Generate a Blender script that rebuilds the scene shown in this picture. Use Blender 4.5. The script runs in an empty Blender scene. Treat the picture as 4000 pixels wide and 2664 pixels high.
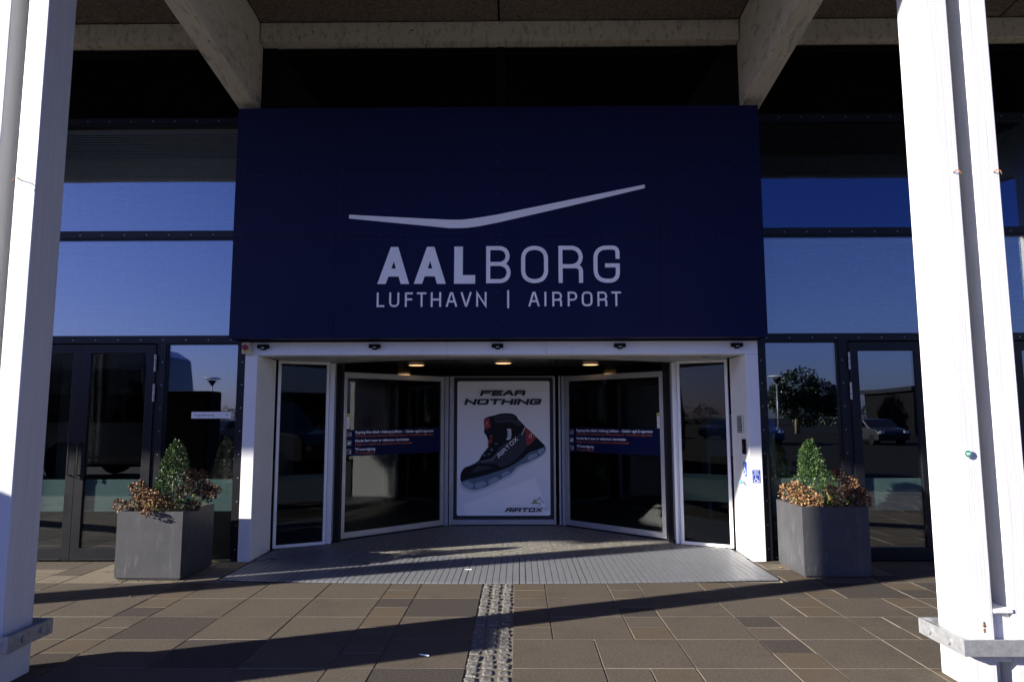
import bpy, bmesh, math, random
from mathutils import Vector, Matrix, noise
R=math.radians
scene=bpy.context.scene
# ------------------------------------------------------------ camera
SUN_EL=R(19.4); SUN_AZ=R(21.3)      # light travels towards +x, 21.3 deg turned to +y
cd=bpy.data.cameras.new('camera'); cam=bpy.data.objects.new('camera',cd)
scene.collection.objects.link(cam); scene.camera=cam
cd.sensor_width=36; cd.lens=24.0; cd.clip_end=1500; cd.clip_start=0.05
def cam_mat(p,yaw,roll):
    p,yaw,r=R(p),R(yaw),R(roll)
    fw=Vector((-math.sin(yaw)*math.cos(p),math.cos(yaw)*math.cos(p),math.sin(p)))
    rt=Vector((math.cos(yaw),math.sin(yaw),0)); up=rt.cross(fw)
    rt2=rt*math.cos(r)-up*math.sin(r); up2=rt2.cross(fw)
    m=Matrix((rt2,up2,-fw)).transposed().to_4x4(); m.translation=(0,0,1.6); return m
cam.matrix_world=cam_mat(6.29,0.52,0.15)
# ------------------------------------------------------------ sky and sun
w=bpy.data.worlds.new('World'); scene.world=w; w.use_nodes=True
nt=w.node_tree; bg=nt.nodes['Background']
sky=nt.nodes.new('ShaderNodeTexSky'); sky.sky_type='NISHITA'; sky.sun_disc=False
to_sun=Vector((-math.cos(SUN_AZ)*math.cos(SUN_EL),-math.sin(SUN_AZ)*math.cos(SUN_EL),math.sin(SUN_EL)))
sky.sun_elevation=SUN_EL; sky.sun_rotation=math.atan2(to_sun.x,to_sun.y)
sky.air_density=1.0; sky.dust_density=0.9; sky.ozone_density=2.5
tint=nt.nodes.new('ShaderNodeVectorMath'); tint.operation='MULTIPLY'; tint.inputs[1].default_value=(.55,.63,1.38)   # cool, polarised sky of the photograph
nt.links.new(sky.outputs[0],tint.inputs[0]); nt.links.new(tint.outputs[0],bg.inputs[0]); bg.inputs[1].default_value=0.05
sl=bpy.data.lights.new('sun','SUN'); sl.energy=5.0; sl.angle=R(0.55); sl.color=(1.0,0.94,0.84)
so=bpy.data.objects.new('sun',sl); scene.collection.objects.link(so)
so.rotation_euler=to_sun.to_track_quat('Z','Y').to_euler()
scene.view_settings.view_transform='Standard'; scene.view_settings.look='None'
scene.view_settings.exposure=1.55; scene.view_settings.gamma=1.0
# ------------------------------------------------------------ helpers
COL=scene.collection
class MB:
    def __init__(s): s.v=[]; s.f=[]; s.m=[]; s.sm=[]
    def add(s,vs,fs,mi=0,M=None,smooth=False):
        o=len(s.v)
        s.v+= [tuple(M@Vector(p)) if M else tuple(p) for p in vs]
        s.f+=[tuple(o+i for i in f) for f in fs]; s.m+=[mi]*len(fs); s.sm+=[smooth]*len(fs)
        return s
    def box(s,x0,x1,y0,y1,z0,z1,mi=0,M=None):
        if x0>x1:x0,x1=x1,x0
        if y0>y1:y0,y1=y1,y0
        if z0>z1:z0,z1=z1,z0
        return s.add([(x0,y0,z0),(x1,y0,z0),(x1,y1,z0),(x0,y1,z0),(x0,y0,z1),(x1,y0,z1),(x1,y1,z1),(x0,y1,z1)],
            [(0,3,2,1),(4,5,6,7),(0,1,5,4),(1,2,6,5),(2,3,7,6),(3,0,4,7)],mi,M)
    def prism(s,pts,a,b,axis='y',mi=0,M=None):
        # pts 2D polygon; axis y: (x,z) extruded y a..b ; axis x: (y,z); axis z: (x,y)
        n=len(pts)
        def q(p,t): return {'y':(p[0],t,p[1]),'x':(t,p[0],p[1]),'z':(p[0],p[1],t)}[axis]
        vs=[q(p,a) for p in pts]+[q(p,b) for p in pts]
        fs=[tuple(range(n)),tuple(range(2*n-1,n-1,-1))]+[(i,i+n,(i+1)%n+n,(i+1)%n) for i in range(n)]
        return s.add(vs,fs,mi,M)
    def cyl(s,c,r,h,axis='z',n=16,mi=0,r2=None,M=None):
        r2=r if r2 is None else r2; vs=[]
        for k,(rr,t) in enumerate(((r,0),(r2,h))):
            for i in range(n):
                a=2*math.pi*i/n; u,v=rr*math.cos(a),rr*math.sin(a)
                vs.append({'z':(c[0]+u,c[1]+v,c[2]+t),'y':(c[0]+u,c[1]+t,c[2]+v),'x':(c[0]+t,c[1]+u,c[2]+v)}[axis])
        o=len(s.f)
        s.add(vs,[tuple(range(n)),tuple(range(2*n-1,n-1,-1))],mi,M)
        s.add(vs,[(i,(i+1)%n,(i+1)%n+n,i+n) for i in range(n)],mi,M,True); return s
    def tube(s,pts,r,n=6,mi=0,r2=None):
        pts=[Vector(p) for p in pts]; rings=[]; 
        for k,p in enumerate(pts):
            d=(pts[min(k+1,len(pts)-1)]-pts[max(k-1,0)]).normalized()
            a=d.orthogonal().normalized(); b=d.cross(a)
            rr=r if r2 is None else r+(r2-r)*k/(len(pts)-1)
            rings.append([p+a*rr*math.cos(2*math.pi*i/n)+b*rr*math.sin(2*math.pi*i/n) for i in range(n)])
        vs=[v for g in rings for v in g]; fs=[]
        for k in range(len(pts)-1):
            for i in range(n): fs.append((k*n+i,k*n+(i+1)%n,(k+1)*n+(i+1)%n,(k+1)*n+i))
        fs.append(tuple(range(n-1,-1,-1))); fs.append(tuple((len(pts)-1)*n+i for i in range(n)))
        return s.add(vs,fs,mi,None,True)
    def ball(s,c,r,n=8,m=6,mi=0,sc=(1,1,1)):
        vs=[];fs=[]
        for j in range(m+1):
            t=math.pi*j/m
            for i in range(n):
                a=2*math.pi*i/n; vs.append((c[0]+r*sc[0]*math.sin(t)*math.cos(a),c[1]+r*sc[1]*math.sin(t)*math.sin(a),c[2]+r*sc[2]*math.cos(t)))
        for j in range(m):
            for i in range(n): fs.append((j*n+i,(j+1)*n+i,(j+1)*n+(i+1)%n,j*n+(i+1)%n))
        return s.add(vs,fs,mi,None,True)
    def build(s,name,mats,parent=None,bevel=0,fix=True,loc=None):
        me=bpy.data.meshes.new(name); me.from_pydata(s.v,[],s.f)
        if not isinstance(mats,(list,tuple)): mats=[mats]
        for m in mats: me.materials.append(m)
        me.polygons.foreach_set('material_index',s.m); me.polygons.foreach_set('use_smooth',s.sm)
        if fix:
            b=bmesh.new(); b.from_mesh(me); bmesh.ops.recalc_face_normals(b,faces=b.faces); b.to_mesh(me); b.free()
        me.update()
        o=bpy.data.objects.new(name,me); COL.objects.link(o)
        if parent: o.parent=parent
        if loc: o.location=loc
        if bevel:
            m=o.modifiers.new('bevel','BEVEL'); m.width=bevel; m.segments=2; m.limit_method='ANGLE'; m.angle_limit=R(40)
        return o
def tag(o,label=None,cat=None,group=None,kind=None):
    if label:o['label']=label
    if cat:o['category']=cat
    if group:o['group']=group
    if kind:o['kind']=kind
    return o
def thing(name,label,cat,loc=(0,0,0),rz=0,group=None):
    o=bpy.data.objects.new(name,None); COL.objects.link(o); o.location=loc; o.rotation_euler=(0,0,rz); o.empty_display_size=.1
    return tag(o,label,cat,group)
def copy_tree(o,parent=None):
    c=o.copy(); COL.objects.link(c); c.parent=parent
    for ch in [x for x in scene.objects if x.parent==o]: copy_tree(ch,c)
    return c
# ------------------------------------------------------------ materials
def mat(name,col=(.5,.5,.5),rough=.5,metal=0,spec=.5,var=0,scale=5,stretch=(1,1,1),bump=0,bscale=None,bstretch=None,spots=None,emit=None,coords='Object',coat=0):
    m=bpy.data.materials.new(name); m.use_nodes=True; n=m.node_tree.nodes; l=m.node_tree.links
    b=n['Principled BSDF']; b.inputs['Base Color'].default_value=(*col,1); b.inputs['Roughness'].default_value=rough
    b.inputs['Metallic'].default_value=metal; b.inputs['Specular IOR Level'].default_value=spec
    if coat: b.inputs['Coat Weight'].default_value=coat
    tc=n.new('ShaderNodeTexCoord')
    def mp(sc):
        q=n.new('ShaderNodeMapping'); l.new(tc.outputs[coords],q.inputs[0]); q.inputs['Scale'].default_value=sc; return q
    last=None
    if var:
        t=n.new('ShaderNodeTexNoise'); t.inputs['Scale'].default_value=scale; t.inputs['Detail'].default_value=8; t.inputs['Roughness'].default_value=.65
        l.new(mp(stretch).outputs[0],t.inputs[0])
        r=n.new('ShaderNodeMapRange'); l.new(t.outputs[0],r.inputs[0]); r.inputs[1].default_value=.3; r.inputs[2].default_value=.7
        r.inputs[3].default_value=1-var; r.inputs[4].default_value=1+var
        v=n.new('ShaderNodeVectorMath'); v.operation='SCALE'; v.inputs[0].default_value=col; l.new(r.outputs[0],v.inputs['Scale'])
        last=v.outputs[0]
        rr=n.new('ShaderNodeMapRange'); l.new(t.outputs[0],rr.inputs[0]); rr.inputs[3].default_value=min(1,rough+.12); rr.inputs[4].default_value=max(.02,rough-.12); l.new(rr.outputs[0],b.inputs['Roughness'])
    if spots:
        for (scol,sscale,thr,soft,sstr,amt) in spots:
            t=n.new('ShaderNodeTexNoise'); t.inputs['Scale'].default_value=sscale; t.inputs['Detail'].default_value=6; t.inputs['Roughness'].default_value=.7
            l.new(mp(sstr).outputs[0],t.inputs[0])
            r=n.new('ShaderNodeMapRange'); l.new(t.outputs[0],r.inputs[0]); r.inputs[1].default_value=thr; r.inputs[2].default_value=thr+soft; r.inputs[4].default_value=amt
            x=n.new('ShaderNodeMix'); x.data_type='RGBA'; l.new(r.outputs[0],x.inputs[0])
            if last: l.new(last,x.inputs[6])
            else: x.inputs[6].default_value=(*col,1)
            x.inputs[7].default_value=(*scol,1); last=x.outputs[2]
    if last: l.new(last,b.inputs['Base Color'])
    if bump:
        t=n.new('ShaderNodeTexNoise'); t.inputs['Scale'].default_value=bscale or scale; t.inputs['Detail'].default_value=6
        l.new(mp(bstretch or stretch).outputs[0],t.inputs[0])
        q=n.new('ShaderNodeBump'); q.inputs['Strength'].default_value=1; q.inputs['Distance'].default_value=bump; l.new(t.outputs[0],q.inputs['Height']); l.new(q.outputs[0],b.inputs['Normal'])
    if emit: b.inputs['Emission Color'].default_value=(*emit[:3],1); b.inputs['Emission Strength'].default_value=emit[3]
    return m
def glass(name,tint=(.75,.8,.8),f0=.1,wav=.0006,rough=0.0,wsc=1.6,gcol=(.95,.97,1)):
    m=bpy.data.materials.new(name); m.use_nodes=True; n=m.node_tree.nodes; l=m.node_tree.links
    n.remove(n['Principled BSDF']); out=n['Material Output']
    tr=n.new('ShaderNodeBsdfTransparent'); tr.inputs[0].default_value=(*tint,1)
    gl=n.new('ShaderNodeBsdfGlossy'); gl.inputs['Roughness'].default_value=rough; gl.inputs[0].default_value=(*gcol,1)
    tc=n.new('ShaderNodeTexCoord'); t=n.new('ShaderNodeTexNoise'); t.inputs['Scale'].default_value=wsc; t.inputs['Detail'].default_value=0
    mp=n.new('ShaderNodeMapping'); mp.inputs['Scale'].default_value=(1,1,.5); l.new(tc.outputs['Object'],mp.inputs[0]); l.new(mp.outputs[0],t.inputs[0])
    bp=n.new('ShaderNodeBump'); bp.inputs['Distance'].default_value=wav; bp.inputs['Strength'].default_value=1; l.new(t.outputs[0],bp.inputs['Height']); l.new(bp.outputs[0],gl.inputs['Normal'])
    lw=n.new('ShaderNodeLayerWeight'); lw.inputs[0].default_value=.5
    p=n.new('ShaderNodeMath'); p.operation='POWER'; l.new(lw.outputs['Facing'],p.inputs[0]); p.inputs[1].default_value=5
    r=n.new('ShaderNodeMapRange'); l.new(p.outputs[0],r.inputs[0]); r.inputs[3].default_value=f0; r.inputs[4].default_value=1
    x=n.new('ShaderNodeMixShader'); l.new(r.outputs[0],x.inputs[0]); l.new(tr.outputs[0],x.inputs[1]); l.new(gl.outputs[0],x.inputs[2]); l.new(x.outputs[0],out.inputs[0])
    return m
K=(0,0,0)
M_post=mat('white_painted_timber',(0.6160,0.6160,0.6083),.45,var=.06,scale=3,stretch=(9,9,.35),bump=.0018,bscale=14,bstretch=(6,6,.12),
    spots=[((0.0924,0.0770,0.0616),48,.71,.02,(1,1,.5),.85),((0.3850,0.3696,0.3388),2.6,.60,.12,(5,5,.22),.45)])
M_raft=mat('weathered_white_beam_paint',(.70,.66,.55),.6,var=.06,scale=5,bump=.001,bscale=30,
    spots=[((.22,.19,.14),5,.52,.14,(4,.7,1.5),.6),((.07,.055,.04),20,.62,.05,(1,.35,1),.85)])
M_ceil=mat('wood_wool_ceiling_board',(0.1860,0.1519,0.1240),.95,var=.4,scale=22,bump=.012,bscale=30,spots=[((0.0434,0.0341,0.0310),38,.54,.06,(1,1,1),.75)])
M_navy=mat('navy_blue_sign_sheet',(0.0011,0.0031,0.0393),.5,spec=.22,var=.08,scale=1.2,spots=[((0.0027,0.0061,0.0633),3,.60,.12,(6,6,.25),.3)])
M_logo=mat('pale_lettering',(.95,.95,.95),.5,var=.03,scale=4)
M_blk=mat('black_anodised_frame',(.006,.0065,.009),.38,var=.2,scale=6,spec=.3,spots=[((.025,.025,.025),30,.7,.05,(1,1,.3),.5)])
M_black=mat('matt_black',(.008,.008,.009),.8,spec=.1)
M_screw=mat('steel_screw',(.5,.5,.5),.4,metal=.8)
M_door=mat('white_powder_coated_metal',(.78,.78,.77),.38,var=.03,scale=2.5,spots=[((.42,.40,.36),7,.60,.12,(1.5,1.5,.3),.4),((.2,.18,.15),55,.71,.02,(1,1,1),.8)])
M_alu=mat('grey_anodised_aluminium',(0.3570,0.3570,0.3655),.42,metal=.35,var=.07,scale=3)
M_dark_ceiling=mat('dark_gloss_drum_ceiling',(.05,.048,.045),.18,var=.1,scale=2)
M_soffit=mat('painted_soffit',(0.3600,0.3520,0.3280),.3,var=.08,scale=3)
M_brush=mat('black_brush_seal',(.01,.01,.01),.9)
M_glass=glass('window_glass',(.66,.72,.74),.18,.0009)
M_glassu=glass('upper_window_glass',(.3,.33,.36),.15,.0009,gcol=(.42,.6,1))
M_glassd=glass('clear_door_glass',(.5,.55,.55),.022,.00035)
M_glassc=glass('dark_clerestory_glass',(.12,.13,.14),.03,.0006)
M_blind=mat('pale_window_blind',(.80,.80,.80),.6,var=.02,scale=4)
M_frost=mat('frosted_film_band',(.36,.43,.38),.45,var=.03,scale=3)
M_conc=mat('dark_grey_fibre_concrete',(0.0496,0.0504,0.0556),.5,spec=.25,var=.22,scale=3,bump=.0006,bscale=40,
    spots=[((0.1278,0.1278,0.1315),5,.55,.16,(3,3,.6),.5),((0.0113,0.0113,0.0135),16,.66,.05,(2,2,1),.6),((0.3757,0.3757,0.3757),80,.76,.02,(1,1,1),.8),((0.1700,0.1700,0.1700),9,.64,.05,(5,5,.35),.45),((0.0102,0.0102,0.0119),12,.62,.05,(7,7,.3),.5)])
M_soil=mat('dark_potting_soil',(0.0210,0.0154,0.0105),.95,var=.4,scale=30,bump=.01)
M_slab=mat('grey_brown_paving_slab',(0.0904,0.0765,0.0621),.85,spec=.06,var=.34,scale=55,bump=.0025,bscale=160,coords='Object',
    spots=[((0.0573,0.0482,0.0401),2.2,.5,.2,(1,1,1),.5),((0.2201,0.2027,0.1667),110,.67,.03,(1,1,1),.8),((0.0219,0.0202,0.0178),70,.71,.03,(1,1,1),.8),((0.0219,0.0202,0.0178),9,.74,.03,(1,1,1),.5)])
M_slab2=mat('dark_paving_slab',(0.0592,0.0512,0.0454),.85,spec=.06,var=.34,scale=55,bump=.0025,bscale=160,
    spots=[((0.1674,0.1509,0.1282),110,.67,.03,(1,1,1),.8),((0.0196,0.0180,0.0158),70,.71,.03,(1,1,1),.8)])
M_slab3=mat('tan_paving_slab',(0.0948,0.0754,0.0558),.85,spec=.06,var=.22,scale=80,bump=.0015,bscale=160,
    spots=[((0.0658,0.0602,0.0537),8,.5,.2,(1,1,1),.6),((0.1863,0.1695,0.1346),110,.70,.03,(1,1,1),.7)])
M_slab4=mat('sandy_dusted_slab',(0.1627,0.1389,0.1086),.9,spec=.06,var=.18,scale=70,bump=.001,bscale=140,
    spots=[((0.0868,0.0738,0.0597),4,.52,.12,(1,1,1),.6)])
M_joint=mat('sandy_joint_fill',(0.2081,0.1864,0.1517),.95,spec=.06,var=.3,scale=120)
M_cob=mat('granite_cobble',(0.1098,0.1045,0.0999),.65,var=.5,scale=60,bump=.006,bscale=35,spots=[((0.3546,0.3217,0.2664),45,.56,.06,(1,1,1),.7),((0.0423,0.0402,0.0408),30,.6,.06,(1,1,1),.7)])
M_mort=mat('gritty_mortar',(.12,.105,.083),.95,var=.5,scale=90)
M_mat=mat('ribbed_aluminium_grating',(0.1897,0.1960,0.2150),.5,metal=.25,var=.10,scale=2.5,stretch=(6,1,1),spots=[((0.2656,0.2656,0.2593),60,.66,.05,(1,1,1),.5),((0.1012,0.0949,0.0885),3,.6,.15,(1,1,1),.4)])
M_stone=mat('rough_slate_floor',(0.1373,0.1322,0.1195),.55,var=.5,scale=16,stretch=(1,2.4,1),bump=.006,bscale=30,spots=[((0.5484,0.5000,0.4032),26,.51,.08,(1,2,1),.75)])
M_galv=mat('galvanised_steel',(0.3360,0.3440,0.3600),.42,metal=.5,var=.22,scale=28,spots=[((0.5600,0.5600,0.5680),18,.6,.05,(1,1,1),.4)])
M_rust=mat('rust',(.25,.10,.03),.85,var=.4,scale=60)
M_asph=mat('asphalt',(0.0110,0.0110,0.0110),.9,spec=.06,var=.25,scale=40)
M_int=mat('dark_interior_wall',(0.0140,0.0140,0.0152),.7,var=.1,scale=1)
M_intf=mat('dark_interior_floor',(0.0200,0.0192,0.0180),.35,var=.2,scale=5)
M_lamp=mat('lit_downlight',(.9,.8,.6),.4,emit=(1.0,.60,.28,.5))
M_leaf=[mat('boxwood_leaf_%s'%n,c,.38,var=.25,scale=20) for n,c in (('dark',(.014,.034,.010)),('mid',(.032,.07,.017)),('light',(.10,.17,.04)))]
M_pet=[mat('dried_petal_%s'%n,c,.7,var=.25,scale=30) for n,c in (('brown',(.14,.062,.022)),('tan',(.26,.155,.07)),('dark',(.05,.02,.013)))]
M_hl=[mat('hydrangea_leaf_%s'%n,c,.5,var=.2,scale=20) for n,c in (('green',(.06,.11,.02)),('lime',(.22,.27,.05)),('pale',(.24,.30,.12)))]
M_stem=mat('dry_stem',(.28,.20,.11),.7,var=.3,scale=30)
M_red=mat('red_plastic',(.30,.01,.01),.35)
M_cream=mat('cream_plastic',(.55,.50,.38),.45)
M_white=mat('white_sign_face',(.80,.80,.80),.45)
M_blue=mat('sign_blue',(.012,.055,.36),.4)
M_btn=mat('pale_blue_button',(.10,.32,.70),.35)
M_green=mat('green_sticker',(.01,.22,.14),.4)
M_yel=mat('yellow_print',(.62,.50,.02),.45)
M_ink=mat('black_print',(.006,.006,.008),.5)
M_orange=mat('orange_print',(.42,.10,.02),.5)
M_pnavy=mat('navy_print',(0.0033,0.0066,0.0468),.6,spec=.1)
M_palep=mat('pale_print',(.85,.86,.90),.5)
# ------------------------------------------------------------ ground
def structure(o): return tag(o,kind='structure')
structure(MB().box(-400,400,-400,300,-.6,-.035).build('ground',M_asph))
structure(MB().box(-20,20,1.0,7.95,-.034,-.010).build('joint_sand',M_joint))
random.seed(4)
slab=MB(); g=.0044
def addslab(x0,x1,y0,y1,mi=None,dz=None):
    if mi is None:
        small=(x1-x0)<.4
        mi=random.choices([0,1,2],[.5,.28,.22])[0] if small else random.choices([0,1],[.8,.2])[0]
        if y0>7.1 and (x0<-3 or x0>2.5): mi=3 if random.random()<.8 else 0
        if 6.8<y0<7.1 and (x0<-3.2) and random.random()<.75: mi=3
    z=random.uniform(-.0012,.0012) if dz is None else dz
    c=.002; a,b,d,e=x0+g,x1-g,y0+g,y1-g
    tl=[random.uniform(-.0012,.0012) for _ in range(4)]
    vs=[(a,d,-.03),(b,d,-.03),(b,e,-.03),(a,e,-.03),(a,d,z-c),(b,d,z-c),(b,e,z-c),(a,e,z-c),(a+c,d+c,z+tl[0]),(b-c,d+c,z+tl[1]),(b-c,e-c,z+tl[2]),(a+c,e-c,z+tl[3])]
    fs=[(0,1,5,4),(1,2,6,5),(2,3,7,6),(3,0,4,7),(4,5,9,8),(5,6,10,9),(6,7,11,10),(7,4,8,11),(8,9,10,11)]
    slab.add(vs,fs[:4],4); slab.add(vs,fs[4:],mi)
def small2(x0,x1,y0,y1,c=(None,None)):
    m=(y0+y1)/2; addslab(x0,x1,y0,m,c[0]); addslab(x0,x1,m,y1,c[1])
ys=[1.15,1.72,2.29,2.86,3.43,4.0,4.57,5.14,5.70,6.26,6.83,7.41,7.89]
u=.2945
def rowx(spec,x,sgn):
    out=[]
    for s in spec:
        x2=x+sgn*u*s; out.append((min(x,x2),max(x,x2),s)); x=x2
    return out
BASE_R=[1,2,1,2,1,2,1,2,1,2,1,2,1,2,1,2,2,1,2,1,2,2,1,2,1,2,2,1,2,1,2,2,2,2,2]
BASE_L=[2,1,2,2,2,1,2,2,1,2,1,2,2,1,2,1,2,2,1,2,1,2,2,1,2,1,2,2,2,2,2,2]
ROWR={6:[2,2,2,1,2,2,1,2,1,2,1,2,2,1,2,1,2,2,2],5:[2,1,1,2,1,2,1,2,2,1,2,1,2,2,1,2,1,2,2],8:[1,2,1,2,2,1,2,1,2,1,2,2,1,2,1,2,2,2]}
TAN={('R',0,9):(2,2),('R',3,9):(2,2),('R',3,7):(2,0),('L',1,9):(2,0),('L',1,8):(2,1),('R',5,6):(2,2),('R',5,8):(2,2),('R',7,8):(0,2)}
for j in range(len(ys)-1):
    y0,y1=ys[j],ys[j+1]
    for side,spec,x,sgn in (('R',ROWR.get(j,BASE_R),-.05,1),('L',BASE_L,-.345,-1)):
        for i,(a,b,s) in enumerate(rowx(spec,x,sgn)):
            if a<-19 or b>19: continue
            if y1>7.0 and b>-2.955 and a<2.552: 
                if a<-2.955 : b=-2.952
                elif b>2.552: a=2.549
                else: continue
                if b-a<.05: continue
            elif y0>6.8 and b>-2.955 and a<2.552:
                continue
            if s==1: small2(a,b,y0,y1,TAN.get((side,i,j),(None,None)))
            else: addslab(a,b,y0,y1)
# the shift seen at the fourth joint in front of the strip
structure(slab.build('pavement',[M_slab,M_slab2,M_slab3,M_slab4,M_joint],fix=False))
# cobble strip
cob=MB(); random.seed(9)
def cobble(cx,cy,w_,h_):
    N=9; vs=[];fs=[]; sd=random.random()*50; hh=random.uniform(-.002,.002); tw=random.uniform(-.18,.18)
    for j in range(N):
        for i in range(N):
            a=-1+2*i/(N-1); b=-1+2*j/(N-1)
            e=(1-abs(a)**4)*(1-abs(b)**4)
            k=.965+.09*noise.noise((a*1.3+sd,b*1.3,sd))
            px=cx+a*w_/2*k*(1-.09*b*b)-tw*b*h_/2; py=cy+b*h_/2*k*(1-.09*a*a)+tw*a*w_/2
            z=-.011+.0125*min(1,e*2.6)**.6+hh+.006*noise.noise((a*1.6+sd,b*1.6,1.7))+.004*noise.noise((a*5+sd,b*5,4.7))
            vs.append((px,py,z))
    for j in range(N-1):
        for i in range(N-1): fs.append((j*N+i,j*N+i+1,(j+1)*N+i+1,(j+1)*N+i))
    cob.add(vs,fs,0,None,True)
for c in range(3):
    y=1.2+random.random()*.05
    while y<6.76:
        h=random.uniform(.070,.128); cobble(-.3025+c*.098+random.uniform(-.005,.005)+.005,y+h/2,random.uniform(.080,.096),h*.93); y+=h+.003
cob.box(-.352,-.043,1.15,6.78,-.03,-.0055,1)
structure(cob.build('cobblestone_strip',[M_cob,M_mort],fix=False))
# ------------------------------------------------------------ entrance floor (grating and stone)
CX=-.2
def arc(x,yc,sag,half): return yc+sag*((x-CX)/half)**2
front=lambda x: 6.775+.14*((x-CX)/2.75)**2
inner=lambda x: 7.98+.62*((x-CX)/2.2)**2
def yback(x):
    r=abs(x-CX)
    return inner(x) if r<2.2 else 8.62-.18*(r-2.2)/.55
gr=MB(); x=CX-2.745; k=0; P=.0655
while x<CX+2.745-.02:
    x1=min(x+P,CX+2.745)
    gp=.006 if k%9 else .012
    a,b=x+gp/2,x1-gp/2; zt=.012
    vs=[(a,front(a),.0),(b,front(b),.0),(b,yback(b),.0),(a,yback(a),.0),(a,front(a),.006),(b,front(b),.006),(b,front(b)+.03,zt),(a,front(a)+.03,zt),(b,yback(b),zt),(a,yback(a),zt)]
    gr.add(vs,[(0,1,5,4),(4,5,6,7),(7,6,8,9),(1,2,8,6,5),(2,3,9,8),(3,0,4,7,9)])
    x+=P;k+=1
vs=[];N=24
for i in range(N+1):
    xx=CX-2.75+5.5*i/N; vs+= [(xx,front(xx)-.004,.001),(xx,yback(xx),.001)]
gr.add(vs,[(2*i,2*i+2,2*i+3,2*i+1) for i in range(N)],1)
tag(gr.build('entrance_grating',[M_mat,M_black]),'ribbed grey metal floor grating curving across the foot of the revolving door','floor grating')
st=MB(); 
st.box(-20,20,7.955,26,-.03,-.003,1)
for i in range(-9,10):
    for j in range(0,16):
        a=CX+i*.3; b=7.85+j*.3
        x0,x1,y0,y1=a+.0015,a+.2985,b+.0015,b+.2985
        if abs(a+.15-CX)>2.75: continue
        P4=[(x0,y0),(x1,y0),(x1,y1),(x0,y1)]
        P4=[(p,max(q,yback(p)+.003)) for p,q in P4]
        if P4[2][1]-P4[1][1]<.01 or P4[3][1]-P4[0][1]<.01: 
            if max(P4[2][1]-P4[1][1],P4[3][1]-P4[0][1])<.01: continue
        z=.006
        st.add([(p,q,z) for p,q in P4],[(0,1,2,3)],0)
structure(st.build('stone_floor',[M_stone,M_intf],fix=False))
# ------------------------------------------------------------ terminal building
B=thing('terminal_building','dark glazed terminal facade with blue tinted blinds and black metal frames behind the columns','building',(0,7.87,0))
def L(y): return y-7.87
YF=L(7.80)
shell=MB()
shell.box(-22,22,L(26),L(26.3),-.0,6.9); shell.box(-22.3,-22,L(7.8),L(26.3),0,6.9); shell.box(22,22.3,L(7.8),L(26.3),0,6.9)
shell.box(-22.3,22.3,L(7.95),L(26.3),6.55,6.9)
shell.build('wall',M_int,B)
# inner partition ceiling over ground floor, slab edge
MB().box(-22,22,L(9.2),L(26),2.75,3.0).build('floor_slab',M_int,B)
# a few interior columns and counters
it=MB()
M_ig=mat('interior_grey',(.16,.17,.18),.5)
for xx in (-8.6,-4.4,4.4,7.9): MB().box(xx-.15,xx+.15,L(13),L(13.3),0,2.75).build('interior_pillar',M_ig,B)
it.box(3.102,4.098,L(11.2),L(11.6),.95,1.62); it.box(3.05,3.1,L(11.2),L(11.6),0,1.7); it.box(4.1,4.15,L(11.2),L(11.6),0,1.7)
it.build('service_counter',mat('counter_front',(.55,.65,.68),.4),B)
def plate(mb,x0,x1,z0,z1,screws='auto',proud=.0):
    mb.box(x0,x1,YF-proud,L(7.875),z0,z1,0)
    horiz=(x1-x0)>(z1-z0); 
    t=.12
    if horiz:
        while x0+t<x1:
            mb.cyl((x0+t,YF-proud-.004,(z0+z1)/2),.0065,.006,'y',6,1); t+=.262
    else:
        while z0+t<z1:
            mb.cyl(((x0+x1)/2,YF-proud-.004,z0+t),.0065,.006,'y',6,1); t+=.262
def window(x0,x1,z0,z1,blind=True,band=False,gm=None,name='window'):
    e=.018
    fr=MB()
    for (a,b,c,d) in ((x0,x1,z0,z0+e),(x0,x1,z1-e,z1),(x0,x0+e,z0+e,z1-e),(x1-e,x1,z0+e,z1-e)):
        fr.box(a,b,L(7.812),L(7.872),c,d)
    o=fr.build(name,M_black if 'clere' in name else M_blk,B)
    MB().box(x0+e,x1-e,L(7.835),L(7.855),z0+e,z1-e).build('pane',gm or M_glass,o)
    if blind:
        bl=MB(); z=z0+e+.01; y=L(7.93)
        vs=[];fs=[]
        bl.box(x0+e,x1-e,L(7.91),L(7.945),z1-e-.03,z1-e)
        k=0; zz=z1-e-.034
        while zz>z0+.02:
            vs+=[(x0+.025,y-.010,zz-.026),(x1-.025,y-.010,zz-.026),(x1-.025,y+.010,zz+.002),(x0+.025,y+.010,zz+.002)]
            fs.append((4*k,4*k+1,4*k+2,4*k+3)); k+=1; zz-=.029
        bl.add(vs,fs)
        q=x0+.2
        while q<x1: bl.box(q,q+.004,y-.014,y-.012,z0+.02,z1-.03); q+=.52
        bl.build('blind',M_blind,o,fix=False)
    if band: MB().box(x0+e,x1-e,L(7.857),L(7.859),.545,.90).build('frosted_band',M_frost,o)
    return o
def hinge(par,x,z):
    h=MB()
    for k in range(3): h.cyl((x,YF-.012,z+k*.067),.013,.062,'z',10)
    h.build('hinge',M_galv,par)
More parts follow.
